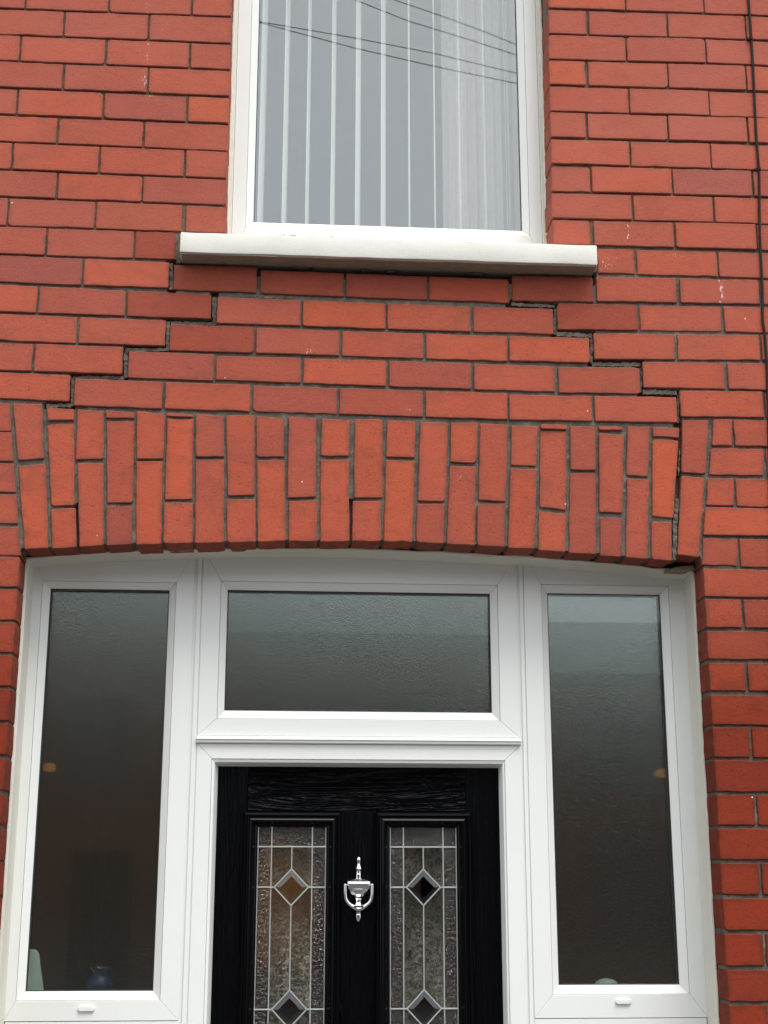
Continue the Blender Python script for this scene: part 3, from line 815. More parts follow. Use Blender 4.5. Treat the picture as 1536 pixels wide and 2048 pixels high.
def light(name, label, outer, bead, glass, yf, material_glass, parent=house, yglass=None, ybead=.016):
    """a fixed light: mitred frame > glazing beads, gasket, pane"""
    fr = mitred(MB(), outer, bead, yf, yf, yf+.06).build(name, UPVC, parent, bevel=.0009); fr['label'] = label
    g = .0008
    bo = (bead[0]+g, bead[1]-g, bead[2]+g, bead[3]-g)
    member_objs('glazing_bead', bo, glass, yf+.0015, yf+ybead, yf+.045, UPVC, fr, .0008)
    gk = .0022
    gi = (glass[0]+gk, glass[1]-gk, glass[2]+gk, glass[3]-gk)
    mitred(MB(), glass, gi, yf+ybead+.002, yf+ybead+.003, yf+.03, 0).build('gasket', GASKET, fr)
    yp = yf+ybead+.0045
    if material_glass is FROST:                  # double glazed: clear sheet outside, rippled sheet inside
        MB().box(glass[0]-.004, glass[1]+.004, yp-.0015, yp, glass[2]-.004, glass[3]+.004).build('outer_pane', OUTERG, fr); yp += .010
    MB().box(glass[0]-.004, glass[1]+.004, yp, yp+.004, glass[2]-.004, glass[3]+.004).build('pane', material_glass, fr)
    return fr
YF = .170
Q = lambda pts, d: rect('P', pts, d)
# measured rectangles
sl_glass = Q([(102.6,1177),(341,1180.5),(304,1982.4),(49.3,1982.7)], YF+.016); sl_bead = Q([(86,1162.5),(355.5,1163.6),(317.4,2000.4),(30,2002)], YF)
sr_glass = Q([(1091,1187),(1315.6,1188.6),(1363,1969),(1120.6,1970.5)], YF+.016); sr_bead = Q([(1077,1171),(1334,1169),(1382.7,1988),(1111,1990)], YF)
fa_glass = Q([(455,1182),(979,1185),(984.3,1423.5),(448.6,1423.5)], YF+.016); fa_bead = Q([(443.5,1164),(995,1168),(1001,1440),(432,1439)], YF)
FT = HC + .835                                    # top of the frames, hidden behind the arched lining
m_l0 = (W('P', 389, 1200, YF).x + W('P', 354, 2042, YF).x)/2; m_l1 = (W('P', 403, 1200, YF).x + W('P', 376, 2042, YF).x)/2
m_r0 = (W('P', 1029.5, 1135, YF).x + W('P', 1056, 2040, YF).x)/2; m_r1 = (W('P', 1043, 1136, YF).x + W('P', 1073, 2036, YF).x)/2
z_sb = (W('P', 354, 2042, YF).z + W('P', 1074, 2036, YF).z)/2
z_tr1 = W('P', 715, 1473, YF).z; z_tr0 = W('P', 715, 1489, YF).z
LNX0, LNX1 = -.6455, 1.0430
light('sidelight', 'tall white framed sidelight of rippled glass left of the front door', (LNX0-.002, m_l0, z_sb, FT), sl_bead, sl_glass, YF, FROST)
light('sidelight', 'tall white framed sidelight of rippled glass right of the front door', (m_r1, LNX1+.002, z_sb, FT), sr_bead, sr_glass, YF, FROST)
light('fanlight', 'wide white framed fanlight of rippled glass above the black door', (m_l1, m_r0, z_tr1, FT), fa_bead, fa_glass, YF, FROST)
# coupling mullions beside door and fanlight: a shallow groove and a slim cover strip
for a, b in ((m_l0, m_l1), (m_r0, m_r1)):
    mu = MB().box(a-.004, b+.004, YF+.0028, YF+.06, HC-1.60, FT); mu = mu.build('mullion', UPVC, house, bevel=.0015)
    w = b-a
    MB().box(a+w*.38, b-w*.12, YF-.0015, YF+.003, HC-1.60, FT-.001).build('cover_strip', UPVC, mu, bevel=.0012)
# panels under the sidelights
for a, b in ((LNX0+.001, m_l0), (m_r1, LNX1-.001)):
    MB().box(a, b, YF+.0012, YF+.06, .12, z_sb-.0012).build('lower_panel', UPVC, house, bevel=.0015)
# little white drainage caps
for x0, x1, y0, y1 in ((156,189,2012,2023), (1230.7,1261.6,1998,2008.6)):
    r = Q([(x0,y0),(x1,y0),(x1,y1),(x0,y1)], YF); hz = (r[3]-r[2])/2; n = 8
    poly = [(r[0]+hz-hz*math.sin(math.pi*k/n), r[2]+hz+hz*math.cos(math.pi*k/n)) for k in range(n+1)] + [(r[1]-hz+hz*math.sin(math.pi*k/n), r[2]+hz-hz*math.cos(math.pi*k/n)) for k in range(n+1)]
    MB().prism(poly, YF-.006, YF+.001).build('drain_cap', UPVC, house, bevel=.002)
# transom drip over the door frame
td = MB()
prof = [(YF-.0005, z_tr1-.0005), (YF-.012, z_tr1-.004), (YF-.014, z_tr1-.010), (YF-.010, z_tr1-.0125), (YF-.010, z_tr0+.003), (YF-.004, z_tr0+.0005), (YF+.05, z_tr0+.0005), (YF+.05, z_tr1-.0005)]
n = len(prof); xa, xb = m_l1-.001, m_r0+.001
td.add([(xa, y, z) for y, z in prof] + [(xb, y, z) for y, z in prof], [tuple(range(n)), tuple(range(2*n-1, n-1, -1))] + [(i, n+i, n+(i+1)%n, (i+1)%n) for i in range(n)])
td.build('transom_drip', UPVC, house)
# door frame: flat face, small step, rounded inner lip
DB = HC - 1.66
lip = Q([(424,1519.5),(1009.5,1519.5),(1020.6,2048),(406,2048)], YF); opn = Q([(437.5,1534),(996.7,1534),(1008.6,2048),(419,2048)], YF+.03)
lip = (lip[0], lip[1], DB, lip[3]); opn = (opn[0], opn[1], DB, opn[3])
outer = (m_l1, m_r0, DB-.05, z_tr0)
m_ = MB(); O4 = (outer[0], outer[1], DB-.05, outer[3])
mitred(m_, O4, (lip[0], lip[1], DB, lip[3]), YF, YF, YF+.06)
dframe = m_.build('door_frame', UPVC, house, bevel=.0014); dframe['label'] = 'white mitred frame round the black front door'
g = .0008
m_ = MB(); li = (lip[0]+g, lip[1]-g, DB, lip[3]-g)
mid = tuple(a+(b-a)*.45 for a, b in zip(li, opn)); mid = (mid[0], mid[1], DB, mid[3])
mitred(m_, li, mid, YF+.0015, YF+.004, YF+.05); mitred(m_, mid, opn, YF+.004, YF+.028, YF+.05)
m_.build('frame_lip', UPVC, dframe, smooth=True)

# lining of the brick reveal: two upright boards and the arched head board
LT = .0045
LIN = [XZ('F', *p, .08) for p in ((150,1000),(330,985),(640,965),(970,952),(1250,945))] + [XZ('G', *p, .08) for p in ((0,941),(500,942),(780,952),(1130,965),(1400,983))] + [XZ('H', *p, .08) for p in ((120,990),(330,1010),(500,1022),(930,1066),(1105,1076))]
LIN[0] = (XL+.001, LIN[0][1]); LIN[-1] = (XR-.001, LIN[-1][1])
for xo, xi in ((XL+.0008, LNX0), (XR-.0008, LNX1)):
    zt = interp(LIN, xo)+.003
    o = MB().box(min(xo,xi), max(xo,xi), .083, YF+.002, .1, zt).build('reveal_lining', CREAMPVC, house, bevel=.001)
vs = []; fs = []; n = 48
for k in range(n+1):
    x = XL+.0012 + (XR-XL-.0024)*k/n; z = interp(LIN, x)
    vs += [(x, .083, z), (x, YF+.002, z-.0015), (x, YF+.002, z+.004), (x, .083, z+.0035)]
for k in range(n):
    a = 4*k; b = a+4
    fs += [(a,a+1,b+1,b),(a+1,a+2,b+2,b+1),(a+2,a+3,b+3,b+2),(a+3,a,b,b+3)]
fs += [(0,3,2,1),(4*n,4*n+1,4*n+2,4*n+3)]
MB().add(vs, fs).build('head_lining', CREAMPVC, house, smooth=True)
# packing above the head lining, so that nothing is open over it
vs = []; fs = []
for k in range(n+1):
    x = XL + (XR-XL)*k/n; z = interp(LIN, x)+.005
    vs += [(x, .104, z), (x, .30, z), (x, .30, ZSPR+.13), (x, .104, ZSPR+.13)]
for k in range(n):
    a = 4*k; b = a+4
    fs += [(a,a+1,b+1,b),(a+1,a+2,b+2,b+1),(a+2,a+3,b+3,b+2),(a+3,a,b,b+3)]
MB().add([v for v in vs], fs).build('arch_packing', MORTAR, arch)
# sealant beads between lining and brick
def bead_line(pts, r, material, parent, name='sealant'):
    rnd = random.Random(5); q = []
    for a, b in zip(pts, pts[1:]):
        a, b = Vector(a), Vector(b); n = max(1, int((b-a).length/.03))
        for k in range(n): q.append(a+(b-a)*k/n)
    q.append(Vector(pts[-1]))
    return MB().tube([p + Vector((rnd.gauss(0,.0007), 0, rnd.gauss(0,.0007))) for p in q], [r*rnd.uniform(.8,1.25) for _ in q], 6).build(name, material, parent, smooth=True)
bead_line([(XL+.001, .082, .1), (XL+.001, .082, interp(LIN, XL))], .0035, SEAL, house)
bead_line([(XR-.001, .082, .1), (XR-.001, .082, interp(LIN, XR))], .0035, SEAL, house)
bead_line([(x, .082, z+.003) for x, z in LIN], .003, SEAL, house)

# ------------------------------------------------------------------ front door
YD = .207
door = empty  # placeholder name, replaced below
lights = [Q([(516.4,1655.5),(653,1654.6),(649,2048),(506,2048)], YD+.010), Q([(778.5,1653.7),(912.6,1653),(918,2048),(780,2048)], YD+.010)]
zc2 = W('N', 478, 1910, YD+.01).z; zc1 = W('N', 494, 740, YD+.01).z; zh = W('N', 490, 352, YD+.01).z
ztop = (lights[0][3]+lights[1][3])/2
zsym = zc2 - (zc1-zc2)*.0
zlow = zc2 - (ztop - zc2)*.30 - .09          # lower end of the glazing (below the picture)
zlow = zc2 - .165
lights = [(a, b, zlow, ztop) for a, b, c, d in lights]
stl = W('Q', 262, 400, YD).x; str_ = W('Q', 1245, 400, YD).x
mou = [Q([(490,1624.5),(681,1624.5),(681,1624.5),(490,1624.5)], YD), Q([(752,1624.5),(942,1624.5),(942,1624.5),(752,1624.5)], YD)]
mtop = (mou[0][3]+mou[1][3])/2
mou = [(lights[i][0]-.036, lights[i][1]+.036, zlow-.036, mtop) for i in (0, 1)]
DX0, DX1 = opn[0]-.012, opn[1]+.012; DZ0, DZ1 = .10, opn[3]+.012
m_ = MB()
def holes(mb, x0, x1, z0, z1, y0, y1):
    (a0,a1,c0,c1), (b0,b1,_,_) = lights
    mb.box(x0, a0, y0, y1, z0, z1); mb.box(a1, b0, y0, y1, z0, z1); mb.box(b1, x1, y0, y1, z0, z1)
    for p, q in ((a0,a1),(b0,b1)): mb.box(p, q, y0, y1, z0, c0); mb.box(p, q, y0, y1, c1, z1)
holes(m_, DX0, DX1, DZ0, DZ1, YD+.006, YD+.044)
door = m_.build('front_door', DOORP, house); door['label'] = 'black wood grained front door with two leaded glass lights'
GJ = .0006
mu0, mu1 = lights[0][1]+.030, lights[1][0]-.030
MB().box(DX0, stl-GJ, YD, YD+.0058, DZ0, DZ1).build('stile', DOORV, door, bevel=.0006)
MB().box(str_+GJ, DX1, YD, YD+.0058, DZ0, DZ1).build('stile', DOORV, door, bevel=.0006)
MB().box(stl+GJ, str_-GJ, YD, YD+.0058, mtop+.004, DZ1).build('top_rail', DOORH, door, bevel=.0006)
MB().box(stl+GJ, str_-GJ, YD, YD+.0058, zlow-.20, zlow-.040).build('lock_rail', DOORH, door, bevel=.0006)
MB().box(mou[0][1]-.002, mou[1][0]+.002, YD, YD+.0058, zlow-.039, mtop+.003).build('muntin', DOORV, door, bevel=.0006)
MB().box(stl+GJ, str_-GJ, YD, YD+.0058, DZ0, zlow-.201).build('bottom_panel', DOORV, door, bevel=.0006)
def swept(name, r, prof, material, parent):
    """closed mitred moulding: prof = (inset from r, y)"""
    n = len(prof); vs = []; fs = []
    for ins, y in prof:
        x0, x1, z0, z1 = r[0]+ins, r[1]-ins, r[2]+ins, r[3]-ins
        vs += [(x0,y,z1),(x1,y,z1),(x1,y,z0),(x0,y,z0)]
    for i in range(n-1):
        for k in range(4): fs.append((4*i+k, 4*i+4+k, 4*i+4+(k+1)%4, 4*i+(k+1)%4))
    return MB().add(vs, fs).build(name, material, parent)
for i in (0, 1):
    r = mou[i]; d = r[3]-ztop; w = .036; 
    swept('panel_moulding', r, [(0, YD+.003), (0, YD-.006), (.003, YD-.010), (.008, YD-.011), (.011, YD-.007), (.014, YD-.006), (.020, YD-.010), (.0245, YD-.0095), (.030, YD+.002), (.0335, YD+.004), (.0352, YD+.012)], DOORP, door)
YG = YD + .011
def pane(poly, material, y=YG, th=.003, name='pane'):
    return MB().prism(poly, y, y+th).build(name, material, door)
def came(pts, r=.0019, y=YG-.0006):
    m2 = MB().tube([(x, y, z) for x, z in pts], r, 6); return m2.build('came', LEAD, door, smooth=True)
for i in (0, 1):
    x0, x1, z0, z1 = lights[i]
    fr_ = (x1-x0)
    xl, xr_ = x0 + fr_*.205, x1 - fr_*.205; xc = (x0+x1)/2
    ov = .0012
    hw = (W('N', 658, 740, YG).x - W('N', 330, 740, YG).x)/2; hh = (W('N', 493, 562, YG).z - W('N', 490, 912, YG).z)/2
    zb2 = zlow + (z1-zh)
    # border of stippled glass
    for a, b in ((x0, xl), (xl, xr_), (xr_, x1)): pane([(a+ov, zh+ov), (b-ov, zh+ov), (b-ov, z1), (a+ov, z1)], STIPPLE)
    for a, b in ((x0, xl), (xr_, x1)):
        for p, q in ((zc1, zh), (zc2, zc1), (zb2, zc2)): pane([(a+ov, p+ov), (b-ov, p+ov), (b-ov, q-ov), (a+ov, q-ov)], STIPPLE)
    for a, b in ((x0, xl), (xl, xr_), (xr_, x1)): pane([(a+ov, z0), (b-ov, z0), (b-ov, zb2-ov), (a+ov, zb2-ov)], STIPPLE)
    # fern glass round the diamonds
    for s in (-1, 1):
        xe = xc + s*((xr_-xl)/2 - ov); xi = xc + s*ov; xd = xc + s*(hw+ov)
        pane([(xi, zh-ov), (xe, zh-ov), (xe, zc1+ov), (xd, zc1+ov), (xi, zc1+hh+ov)], FERN)
        pane([(xi, zc1-hh-ov), (xd, zc1-ov), (xe, zc1-ov), (xe, zc2+ov), (xd, zc2+ov), (xi, zc2+hh+ov)], FERN)
        pane([(xi, zc2-hh-ov), (xd, zc2-ov), (xe, zc2-ov), (xe, zb2+ov), (xi, zb2+ov)], FERN)
    for zc in (zc1, zc2):
        k = .62; vs = []
        for f, y in ((1.0, YG), (k, YG-.0045)):
            vs += [(xc, y, zc+hh*f), (xc+hw*f, y, zc), (xc, y, zc-hh*f), (xc-hw*f, y, zc)]
        fs = [(7,6,5,4)] + [(j, j+4, 4+(j+1)%4, (j+1)%4) for j in range(4)] + [(0,1,2,3)]
        MB().add(vs, fs).build('bevelled_diamond', BEVELG, door)
        came([(xc, zc+hh), (xc+hw, zc)]); came([(xc+hw, zc), (xc, zc-hh)]); came([(xc, zc-hh), (xc-hw, zc)]); came([(xc-hw, zc), (xc, zc+hh)])
        came([(x0, zc), (xc-hw, zc)]); came([(xc+hw, zc), (x1, zc)])
    came([(x0, zh), (x1, zh)]); came([(x0, zb2), (x1, zb2)])
    for x in (xl, xr_): came([(x, z0), (x, z1)], .0016)
    for x in (x0+.0015, x1-.0015): came([(x, z0), (x, z1)], .0013)
    came([(xc, zh), (xc, zc1+hh)], .0016); came([(xc, zc1-hh), (xc, zc2+hh)], .0016); came([(xc, zc2-hh), (xc, zb2)], .0016)

# knocker
KC = W('M', 742, 900, YD-.012); U1 = (W('M', 1030, 900, YD-.012).x - W('M', 457, 900, YD-.012).x)/573.0
def kz(y): return W('M', 742, y, YD-.012).z
def prof(lst): return [(r*U1, kz(y)-KC.z) for r, y in lst[::-1]]
kc = (KC.x, YD-.012, KC.z)
m_ = MB()
m_.lathe(kc, prof([(4,326),(20,334),(33,352),(37,380),(35,405),(29,428),(28,455),(34,480),(42,510),(60,536),(67,548),(66,560),(58,568),(46,575),(43,600),(46,640),(50,660),(52,735),(54,750)]), 20, .8)
# pitched cap and block
def frustum(mb, x, y0, y1, za, zb, wa, wb, d_a, d_b):
    vs = [(x-wa, y1, za), (x+wa, y1, za), (x+wa, y0-d_a, za), (x-wa, y0-d_a, za), (x-wb, y1, zb), (x+wb, y1, zb), (x+wb, y0-d_b, zb), (x-wb, y0-d_b, zb)]
    mb.add(vs, [(0,1,2,3),(7,6,5,4),(3,2,6,7),(2,1,5,6),(0,3,7,4),(1,0,4,5)])
frustum(m_, KC.x, YD-.010, YD, kz(738), kz(800), 50*U1, 208*U1, .004, .012)
frustum(m_, KC.x, YD-.010, YD, kz(800), kz(838), 208*U1, 215*U1, .013, .014)
frustum(m_, KC.x, YD-.010, YD, kz(838), kz(942), 212*U1, 200*U1, .0135, .010)
m_.lathe((KC.x, YD-.008, KC.z), prof([(195,942),(190,975),(175,1010),(145,1050),(105,1085),(62,1110),(56,1125),(60,1140),(52,1165),(48,1200),(60,1230),(82,1256),(70,1275),(46,1300),(40,1370),(38,1420),(43,1440),(43,1490),(38,1520),(25,1555),(6,1570)]), 24, .55)
kb = m_.build('knocker_body', CHROME, door, bevel=.0004)
m_ = MB(); yk = YD-.026
P = lambda x, y: (W('M', x, y, yk).x, yk, W('M', x, y, yk).z)
pts = [(484,870),(484,930),(486,1050),(494,1115),(512,1165),(545,1212),(600,1258),(660,1295),(705,1318),(742,1330),(780,1318),(826,1295),(884,1258),(940,1212),(972,1165),(990,1115),(998,1050),(1000,930),(1000,870)]
rad = [22,23,24,25,26,27,30,38,44,46,44,38,30,27,26,25,24,23,22]
m_.tube([P(*p) for p in pts], [r*1.18*U1 for r in rad], 12)
m_.prism([P(*p)[::2] for p in ((640,1262),(700,1258),(742,1262),(784,1258),(844,1262),(800,1338),(742,1374),(684,1338))], yk-.006, yk+.005)
for x, s in ((484, 1), (1000, -1)):
    c = P(x, 866); n = 8
    m_.lathe((c[0], c[1], c[2]), [(30*U1*math.sin(math.pi*j/n), -30*U1*math.cos(math.pi*j/n)) for j in range(n+1)], 14)
    m_.tube([c, (c[0]+s*60*U1, c[1]+.004, c[2])], 12*U1, 8)
m_.build('knocker_striker', CHROME, door, smooth=True)

# ------------------------------------------------------------------ upper window
YU = .100
uw_glass = Q([(516,0),(1035,0),(1041,462.7),(509.5,443.5)], YU+.016); uw_bead = Q([(501,0),(1047,0),(1060,470),(494,454)], YU); uw_out = Q([(475.6,0),(1073.7,0),(1080.5,484),(466.5,455)], YU)
zb_u = SILL[3]+.004
gt = WTOP-.085
gb = (W('P', 1041, 462.7, YU+.016).z + W('P', 509.5, 443.5, YU+.016).z)/2; bb = (W('P', 1060, 470, YU).z + W('P', 494, 454, YU).z)/2
upper = light('upper_window', 'white framed upper window with vertical blind, over the painted sill', (uw_out[0], uw_out[1], zb_u, WTOP-.012), (uw_bead[0], uw_bead[1], bb, gt+.018), (uw_glass[0], uw_glass[1], gb, gt), YU, GLASS)
for a, b in ((WL+.0012, uw_out[0]-.0008), (uw_out[1]+.0008, WR-.0012)):
    rough = MB().box(a, b, YU-.006, YU+.05, zb_u, WTOP).build('jamb_filler', SEAL, house, bevel=.002)
bead_line([(WL+.001, YU-.008, zb_u), (WL+.001, YU-.008, WTOP)], .004, SEAL, house)
bead_line([(WR-.001, YU-.008, zb_u), (WR-.001, YU-.008, WTOP)], .004, SEAL, house)
bead_line([(uw_out[0]+.01, YU-.001, SILL[3]+.003), (uw_out[1]-.01, YU-.001, SILL[3]+.003)], .003, SEAL, house)
MB().box(WL-.15, WR+.15, -.002, .11, WTOP, WTOP+.149).build('window_lintel', SILLM, house, bevel=.004)

# flaked line at the frame's foot: its shaded gaps are coloured in as black slivers
m2 = MB(); rnd = random.Random(21)
for a, b, y in ((260,295,1062),(318,345,1065),(390,396,1069),(402,440,1070),(490,525,1073),(640,646,1077),(700,712,1079),(760,800,1082),(820,880,1085),(930,965,1087),(975,1012,1088),(560,566,1075)):
    x = a
    while x < b:
        w_ = min(b-x, rnd.uniform(6, 16)); p, q = W('U', x, y+rnd.uniform(-1.5,1.5), YU-.0045), W('U', x+w_, y, YU-.0045); h_ = rnd.uniform(.0007, .0022)
        m2.prism([(p.x, p.z), (p.x+.3*(q.x-p.x), p.z+h_), (q.x, p.z+h_*.3), (q.x-.001, p.z-h_*.6), (p.x+.001, p.z-h_*.4)], YU-.0048, YU-.0005); x += w_ + rnd.uniform(1, 9)
m2.build('flake_gap_slivers', GASKET, sill)

# ------------------------------------------------------------------ rooms behind the glass
def room(name, x0, x1, y0, y1, z0, z1, wm, fm):
    m2 = MB(); t = .05
    m2.box(x0-t, x0, y0, y1, z0, z1); m2.box(x1, x1+t, y0, y1, z0, z1); m2.box(x0-t, x1+t, y1, y1+t, z0, z1); m2.box(x0-t, x1+t, y0, y1, z1, z1+t)
    o = tag(m2.build(name, wm), kind='structure')
    f = tag(MB().box(x0-t, x1+t, y0, y1, z0-t, z0).build(name.replace('walls', 'floor'), fm), kind='structure')
    return o
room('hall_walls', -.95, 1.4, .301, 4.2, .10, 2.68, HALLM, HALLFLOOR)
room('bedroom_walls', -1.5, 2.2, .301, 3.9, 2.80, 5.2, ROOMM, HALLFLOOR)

# ------------------------------------------------------------------ vertical blind and curtain
blind = empty('vertical_blind', ((uw_glass[0]+uw_glass[1])/2, .26, WTOP), 'cream vertical blind with its louvres turned open behind the upper window', 'blind')
YB = .235
MB().box(uw_glass[0]-.03, uw_glass[1]+.03, YB-.02, YB+.03, WTOP-.06, WTOP-.02).build('headrail', UPVC, blind)
zs = [(168,195),(278,300),(385,400),(498,517),(610,633),(727,748),(853,860),(970,975),(1085,1093),(1200,1208),(1300,1305)]
for a, b in zs:
    # front edge of the louvre seen at the left mark, back edge at the right mark
    xf = W('U', a, 990, YB).x; d = .072
    xb_ = W('U', b, 990, YB+d).x
    m2 = MB(); n = 5; vs = []; fs = []
    for k in range(n+1):
        u = k/n; x = xf+(xb_-xf)*u; bow = math.sin(math.pi*u)*.0015
        for z in (zb_u-.02, WTOP-.05): vs += [(x-.0004+bow, YB+d*u, z), (x+.0004+bow, YB+d*u, z)]
    for k in range(n):
        a4 = 4*k; b4 = a4+4
        fs += [(a4,a4+2,b4+2,b4),(a4+1,b4+1,b4+3,a4+3)]
    fs += [(0,1,3,2),(4*n,4*n+2,4*n+3,4*n+1)]
    m2.add(vs, fs).build('louvre', SLATM, blind, smooth=True)
# curtain drawn to the right side
m2 = MB(); xa = W('P', 885, 300, .36).x; xb_ = W('P', 1075, 300, .36).x; n = 60; vs = []; fs = []
for k in range(n+1):
    x = xa+(xb_-xa)*k/n; y = .36 + .007*math.sin(k*1.15) + .006*math.sin(k*.43+1)
    vs += [(x, y, SILL[3]-.3), (x, y, WTOP-.02), (x, y+.004, SILL[3]-.3), (x, y+.004, WTOP-.02)]
for k in range(n):
    a4 = 4*k; b4 = a4+4; fs += [(a4,b4,b4+1,a4+1),(a4+2,a4+3,b4+3,b4+2)]
tag(m2.add(vs, fs).build('curtain', CURTAINM, smooth=True), 'pale curtain hanging inside the right half of the upper window', 'curtain')

# ------------------------------------------------------------------ things on the hall window boards
zbd = sl_glass[2]-.03
m2 = MB()
for a, b in ((LNX0, m_l0), (m_r1, LNX1)):
    MB().box(a-.02, b+.02, YF+.062, YF+.20, zbd-.02, zbd).build('window_board', UPVC, house)
NAVY = plain('navy_glaze', (.022,.042,.15), .2, 0, .2, 30)
WHITEC = plain('white_glaze', (.78,.82,.79), .3, 0, .05, 30)
YV = YF+.11
vx = (W('O', 697, 1230, YV)).x; u = (W('O', 790, 1230, YV).x - W('O', 605, 1230, YV).x)/185.0
vz0 = zbd; zt = W('O', 697, 1140, YV).z; zs_ = W('O', 697, 1185, YV).z; zb_ = W('O', 697, 1270, YV).z
pr = [(48*u, 0.0), (70*u, .004), (95*u, zb_-vz0), (93*u, zb_-vz0+.012), (60*u, zs_-vz0-.004), (50*u, zs_-vz0), (54*u, zs_-vz0+.006), (78*u, zt-vz0-.002), (82*u, zt-vz0), (74*u, zt-vz0), (46*u, zs_-vz0)]
tag(MB().lathe((vx, YV, vz0), pr, 28).build('vase', NAVY, smooth=True, origin='base'), 'small navy blue vase with flared rim behind the left sidelight', 'vase')
# leaning white plaque
q = [XZ('O', *p, YF+.075) for p in ((150,1310),(175,1025),(205,1012),(255,1018),(275,1050),(308,1310))]
q = [(x, max(z, zbd)) for x, z in q]
tag(MB().prism(q, YF+.066, YF+.078).build('plaque', WHITEC, origin='base', bevel=.003), 'white upright plaque standing in the lower left corner of the left sidelight', 'ornament')
# white round ornament behind the right light
cx = W('L', 555, 1290, YF+.08); rr = (W('L', 628, 1290, YF+.08).x - W('L', 485, 1290, YF+.08).x)/2
zt = W('L', 555, 1258, YF+.08).z; hgt = zt - zbd
pr = [(rr*.55, 0), (rr*.75, .006), (rr*1.02, hgt*.35), (rr*1.05, hgt*.6), (rr*.9, hgt*.82), (rr*.55, hgt*.95), (rr*.12, hgt)]
tag(MB().lathe((cx.x, YF+.10, zbd), pr, 24).build('bowl', WHITEC, smooth=True, origin='base'), 'white rounded ornament behind the foot of the right sidelight', 'ornament')
# amber lamp shades in the hall and one added glowing shape, their low light shows through the patterned glass
def lamp_material(name, e):
    m, nt, b = mat(name); b.inputs['Base Color'].default_value = (.55,.24,.06,1); b.inputs['Roughness'].default_value = .4
    n = noise_tex(nt, coords(nt, 'World'), 25, 3)
    nt.links.new(mix(nt, n, (.50,.19,.035), (.62,.27,.06)), b.inputs['Emission Color']); b.inputs['Emission Strength'].default_value = e
    return m
AMBER = lamp_material('amber_glass', .13); ADDED_GLOW = lamp_material('added_amber_glow', .04)
for t, x, y, lab in (('J',345,1170,'small amber lamp shade glowing dimly through the left sidelight'), ('K',880,1065,'small amber lamp shade glowing dimly at the edge of the right sidelight')):
    c = W(t, x, y, .42); r = .016
    o = MB().lathe(c, [(r*.5,-.011),(r*.95,-.009),(r*1.05,.004),(r*.7,.011),(r*.2,.012)], 16).build('amber_shade', AMBER, smooth=True)
    tag(o, lab, 'lamp')
c = W('N', 420, 900, .62)  # added glowing shape that warms the left door glass
o = MB().lathe(c, [(.012,-.20),(.05,-.18),(.078,-.11),(.086,-.02),(.078,.08),(.05,.14),(.014,.16)], 24).build('amber_shade', ADDED_GLOW, smooth=True)
tag(o, 'tall amber shape added to glow behind the left leaded light of the door', 'lamp')

# ------------------------------------------------------------------ cable clipped to the wall
cp = [W('B', x, y, -.004) for x, y in ((1412,-500),(1415,-200),(1421,0),(1432,150),(1437,232),(1447,400),(1455,560),(1466,800),(1482,1010),(1485,1200),(1487,1360))] + [W('E', x, y, -.004) for x, y in ((1492,300),(1503,520),(1505,700),(1518,800),(1530,980),(1534,1120),(1540,1300),(1545,1600),(1560,2200),(1580,3000),(1600,4200))]
cp = [Vector((cp[0].x-.01, -.004, HTOP-.02))] + cp + [Vector((cp[-1].x, -.004, .12))]
cable = empty('wall_cable', (cp[-1].x, 0, cp[-1].z), 'thin black cable clipped down the brickwork at the right edge', 'cable')
sm = []
for i in range(len(cp)-1):
    p0, p1, p2, p3 = cp[max(0,i-1)], cp[i], cp[i+1], cp[min(len(cp)-1,i+2)]
    for k in range(4):
        t = k/4; sm.append(.5*((2*p1)+(-p0+p2)*t+(2*p0-5*p1+4*p2-p3)*t*t+(-p0+3*p1-3*p2+p3)*t**3))
sm.append(cp[-1])
MB().tube(sm, .0036, 8).build('cable_run', CABLEM, cable, smooth=True)
for x, y in ((1434,232),(1482,1008)):
    c = W('B', x, y, -.004)
    m2 = MB(); m2.tube([c+Vector((.0,-.001,-.003)), c+Vector((.0,-.001,.003))], .0052, 8); m2.box(c.x-.011, c.x-.003, -.006, .002, c.z-.003, c.z+.003)
    m2.build('cable_clip', CABLEM, cable)

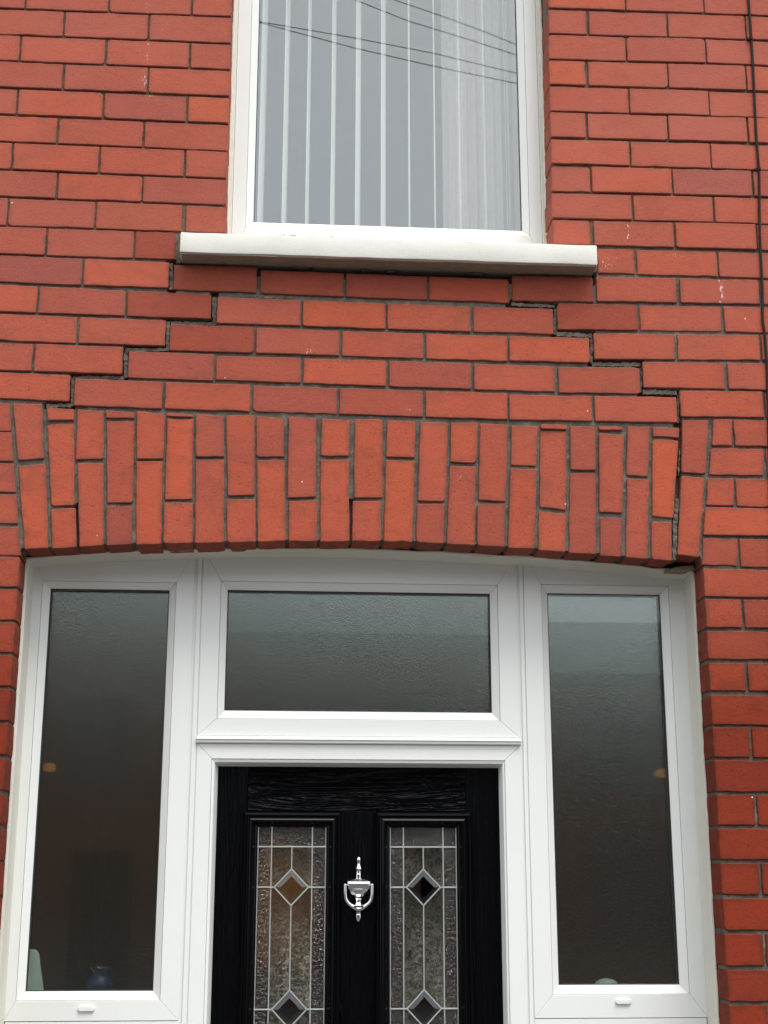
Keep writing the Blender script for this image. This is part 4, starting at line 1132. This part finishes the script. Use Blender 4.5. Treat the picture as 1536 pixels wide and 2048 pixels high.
# ------------------------------------------------------------------ across the street (seen only in the glass)
def mirror(t, x, y, ywall, yreal):
    """where the ray mirrored by the upstairs pane meets the plane Y = yreal"""
    h = W(t, x, y, ywall); d = (h - Vector((0,-DIST,HC))); d.y = -d.y
    return h + d*((yreal-h.y)/d.y)
YW_ = -6.5; yg = YU+.022
WIRE = plain('black_wire', (.02,.02,.02), .6)
wires = [[(172,97),(600,170),(960,240),(1345,332)], [(172,100),(600,215),(960,298),(1335,376)], [(612,0),(850,95),(1090,168),(1335,247)], [(790,0),(1000,72),(1200,145),(1345,205)]]
labs = ['overhead wire mirrored in the upper window, third from the top', 'overhead wire mirrored in the upper window, lowest of the four', 'overhead wire mirrored in the upper window, second from the top', 'overhead wire mirrored in the upper window, topmost of the four']
for pts, lab in zip(wires, labs):
    q = [mirror('U', x, y, yg, YW_) for x, y in pts]
    d0 = (q[0]-q[1]).normalized(); d1 = (q[-1]-q[-2]).normalized()
    q = [q[0]+d0*8, q[0]+d0*3] + q + [q[-1]+d1*3, q[-1]+d1*8]
    o = MB().tube(q, .0038, 6).build('overhead_wire', WIRE, smooth=True)
    tag(o, lab, 'wire', 'overhead wires across the street')
OW = plain('far_brick', (.17,.075,.05), .9, 0, .25, 8)
SLATE = plain('far_slate', (.07,.07,.08), .7, 0, .2, 6)
FARF = plain('far_dark_timber', (.10,.075,.06), .8, 0, .2)
FARG = plain('far_glass', (.05,.045,.045), .35)
YT = -18.0
for i, x0 in enumerate((-17.0, -11.8, -6.6, -1.4, 3.8, 9.0)):
    h = empty('terraced_house', (x0+2.6, YT, 0), ['two storey brick house across the street, furthest left of its terrace', 'two storey brick house across the street, second from the left', 'two storey brick house across the street, third from the left', 'two storey brick house across the street, third from the right', 'two storey brick house across the street, second from the right', 'two storey brick house across the street, furthest right of its terrace'][i], 'house', 'terrace across the street')
    rd = (7.9, 7.9, 7.6, 7.0, 6.42, 6.42)[i]; ev = rd-1.5
    MB().box(x0, x0+5.19, YT-7, YT, 0, ev+.05).build('wall', OW, h)
    vs = [(x0,YT+.3,ev),(x0+5.19,YT+.3,ev),(x0+5.19,YT-7.3,ev),(x0,YT-7.3,ev),(x0,YT-3.5,rd),(x0+5.19,YT-3.5,rd)]
    rf = MB().add(vs, [(0,3,2,1),(0,1,5,4),(2,3,4,5),(1,2,5),(3,0,4)]).build('roof', SLATE, h)
    for wx, wz, ww, wh in ((x0+1.0, .9, 1.3, 1.5), (x0+.9, 3.15, 1.1, 1.3), (x0+3.3, 3.15, .9, 1.3)):
        wf = MB().box(wx-.06, wx+ww+.06, YT, YT+.04, wz-.06, wz+wh+.06).build('window', FARF, h)
        MB().box(wx, wx+ww, YT+.038, YT+.05, wz, wz+wh).build('window_pane', FARG, wf)
    MB().box(x0+3.5, x0+4.4, YT, YT+.05, .1, 2.2).build('door', DOORP, h)
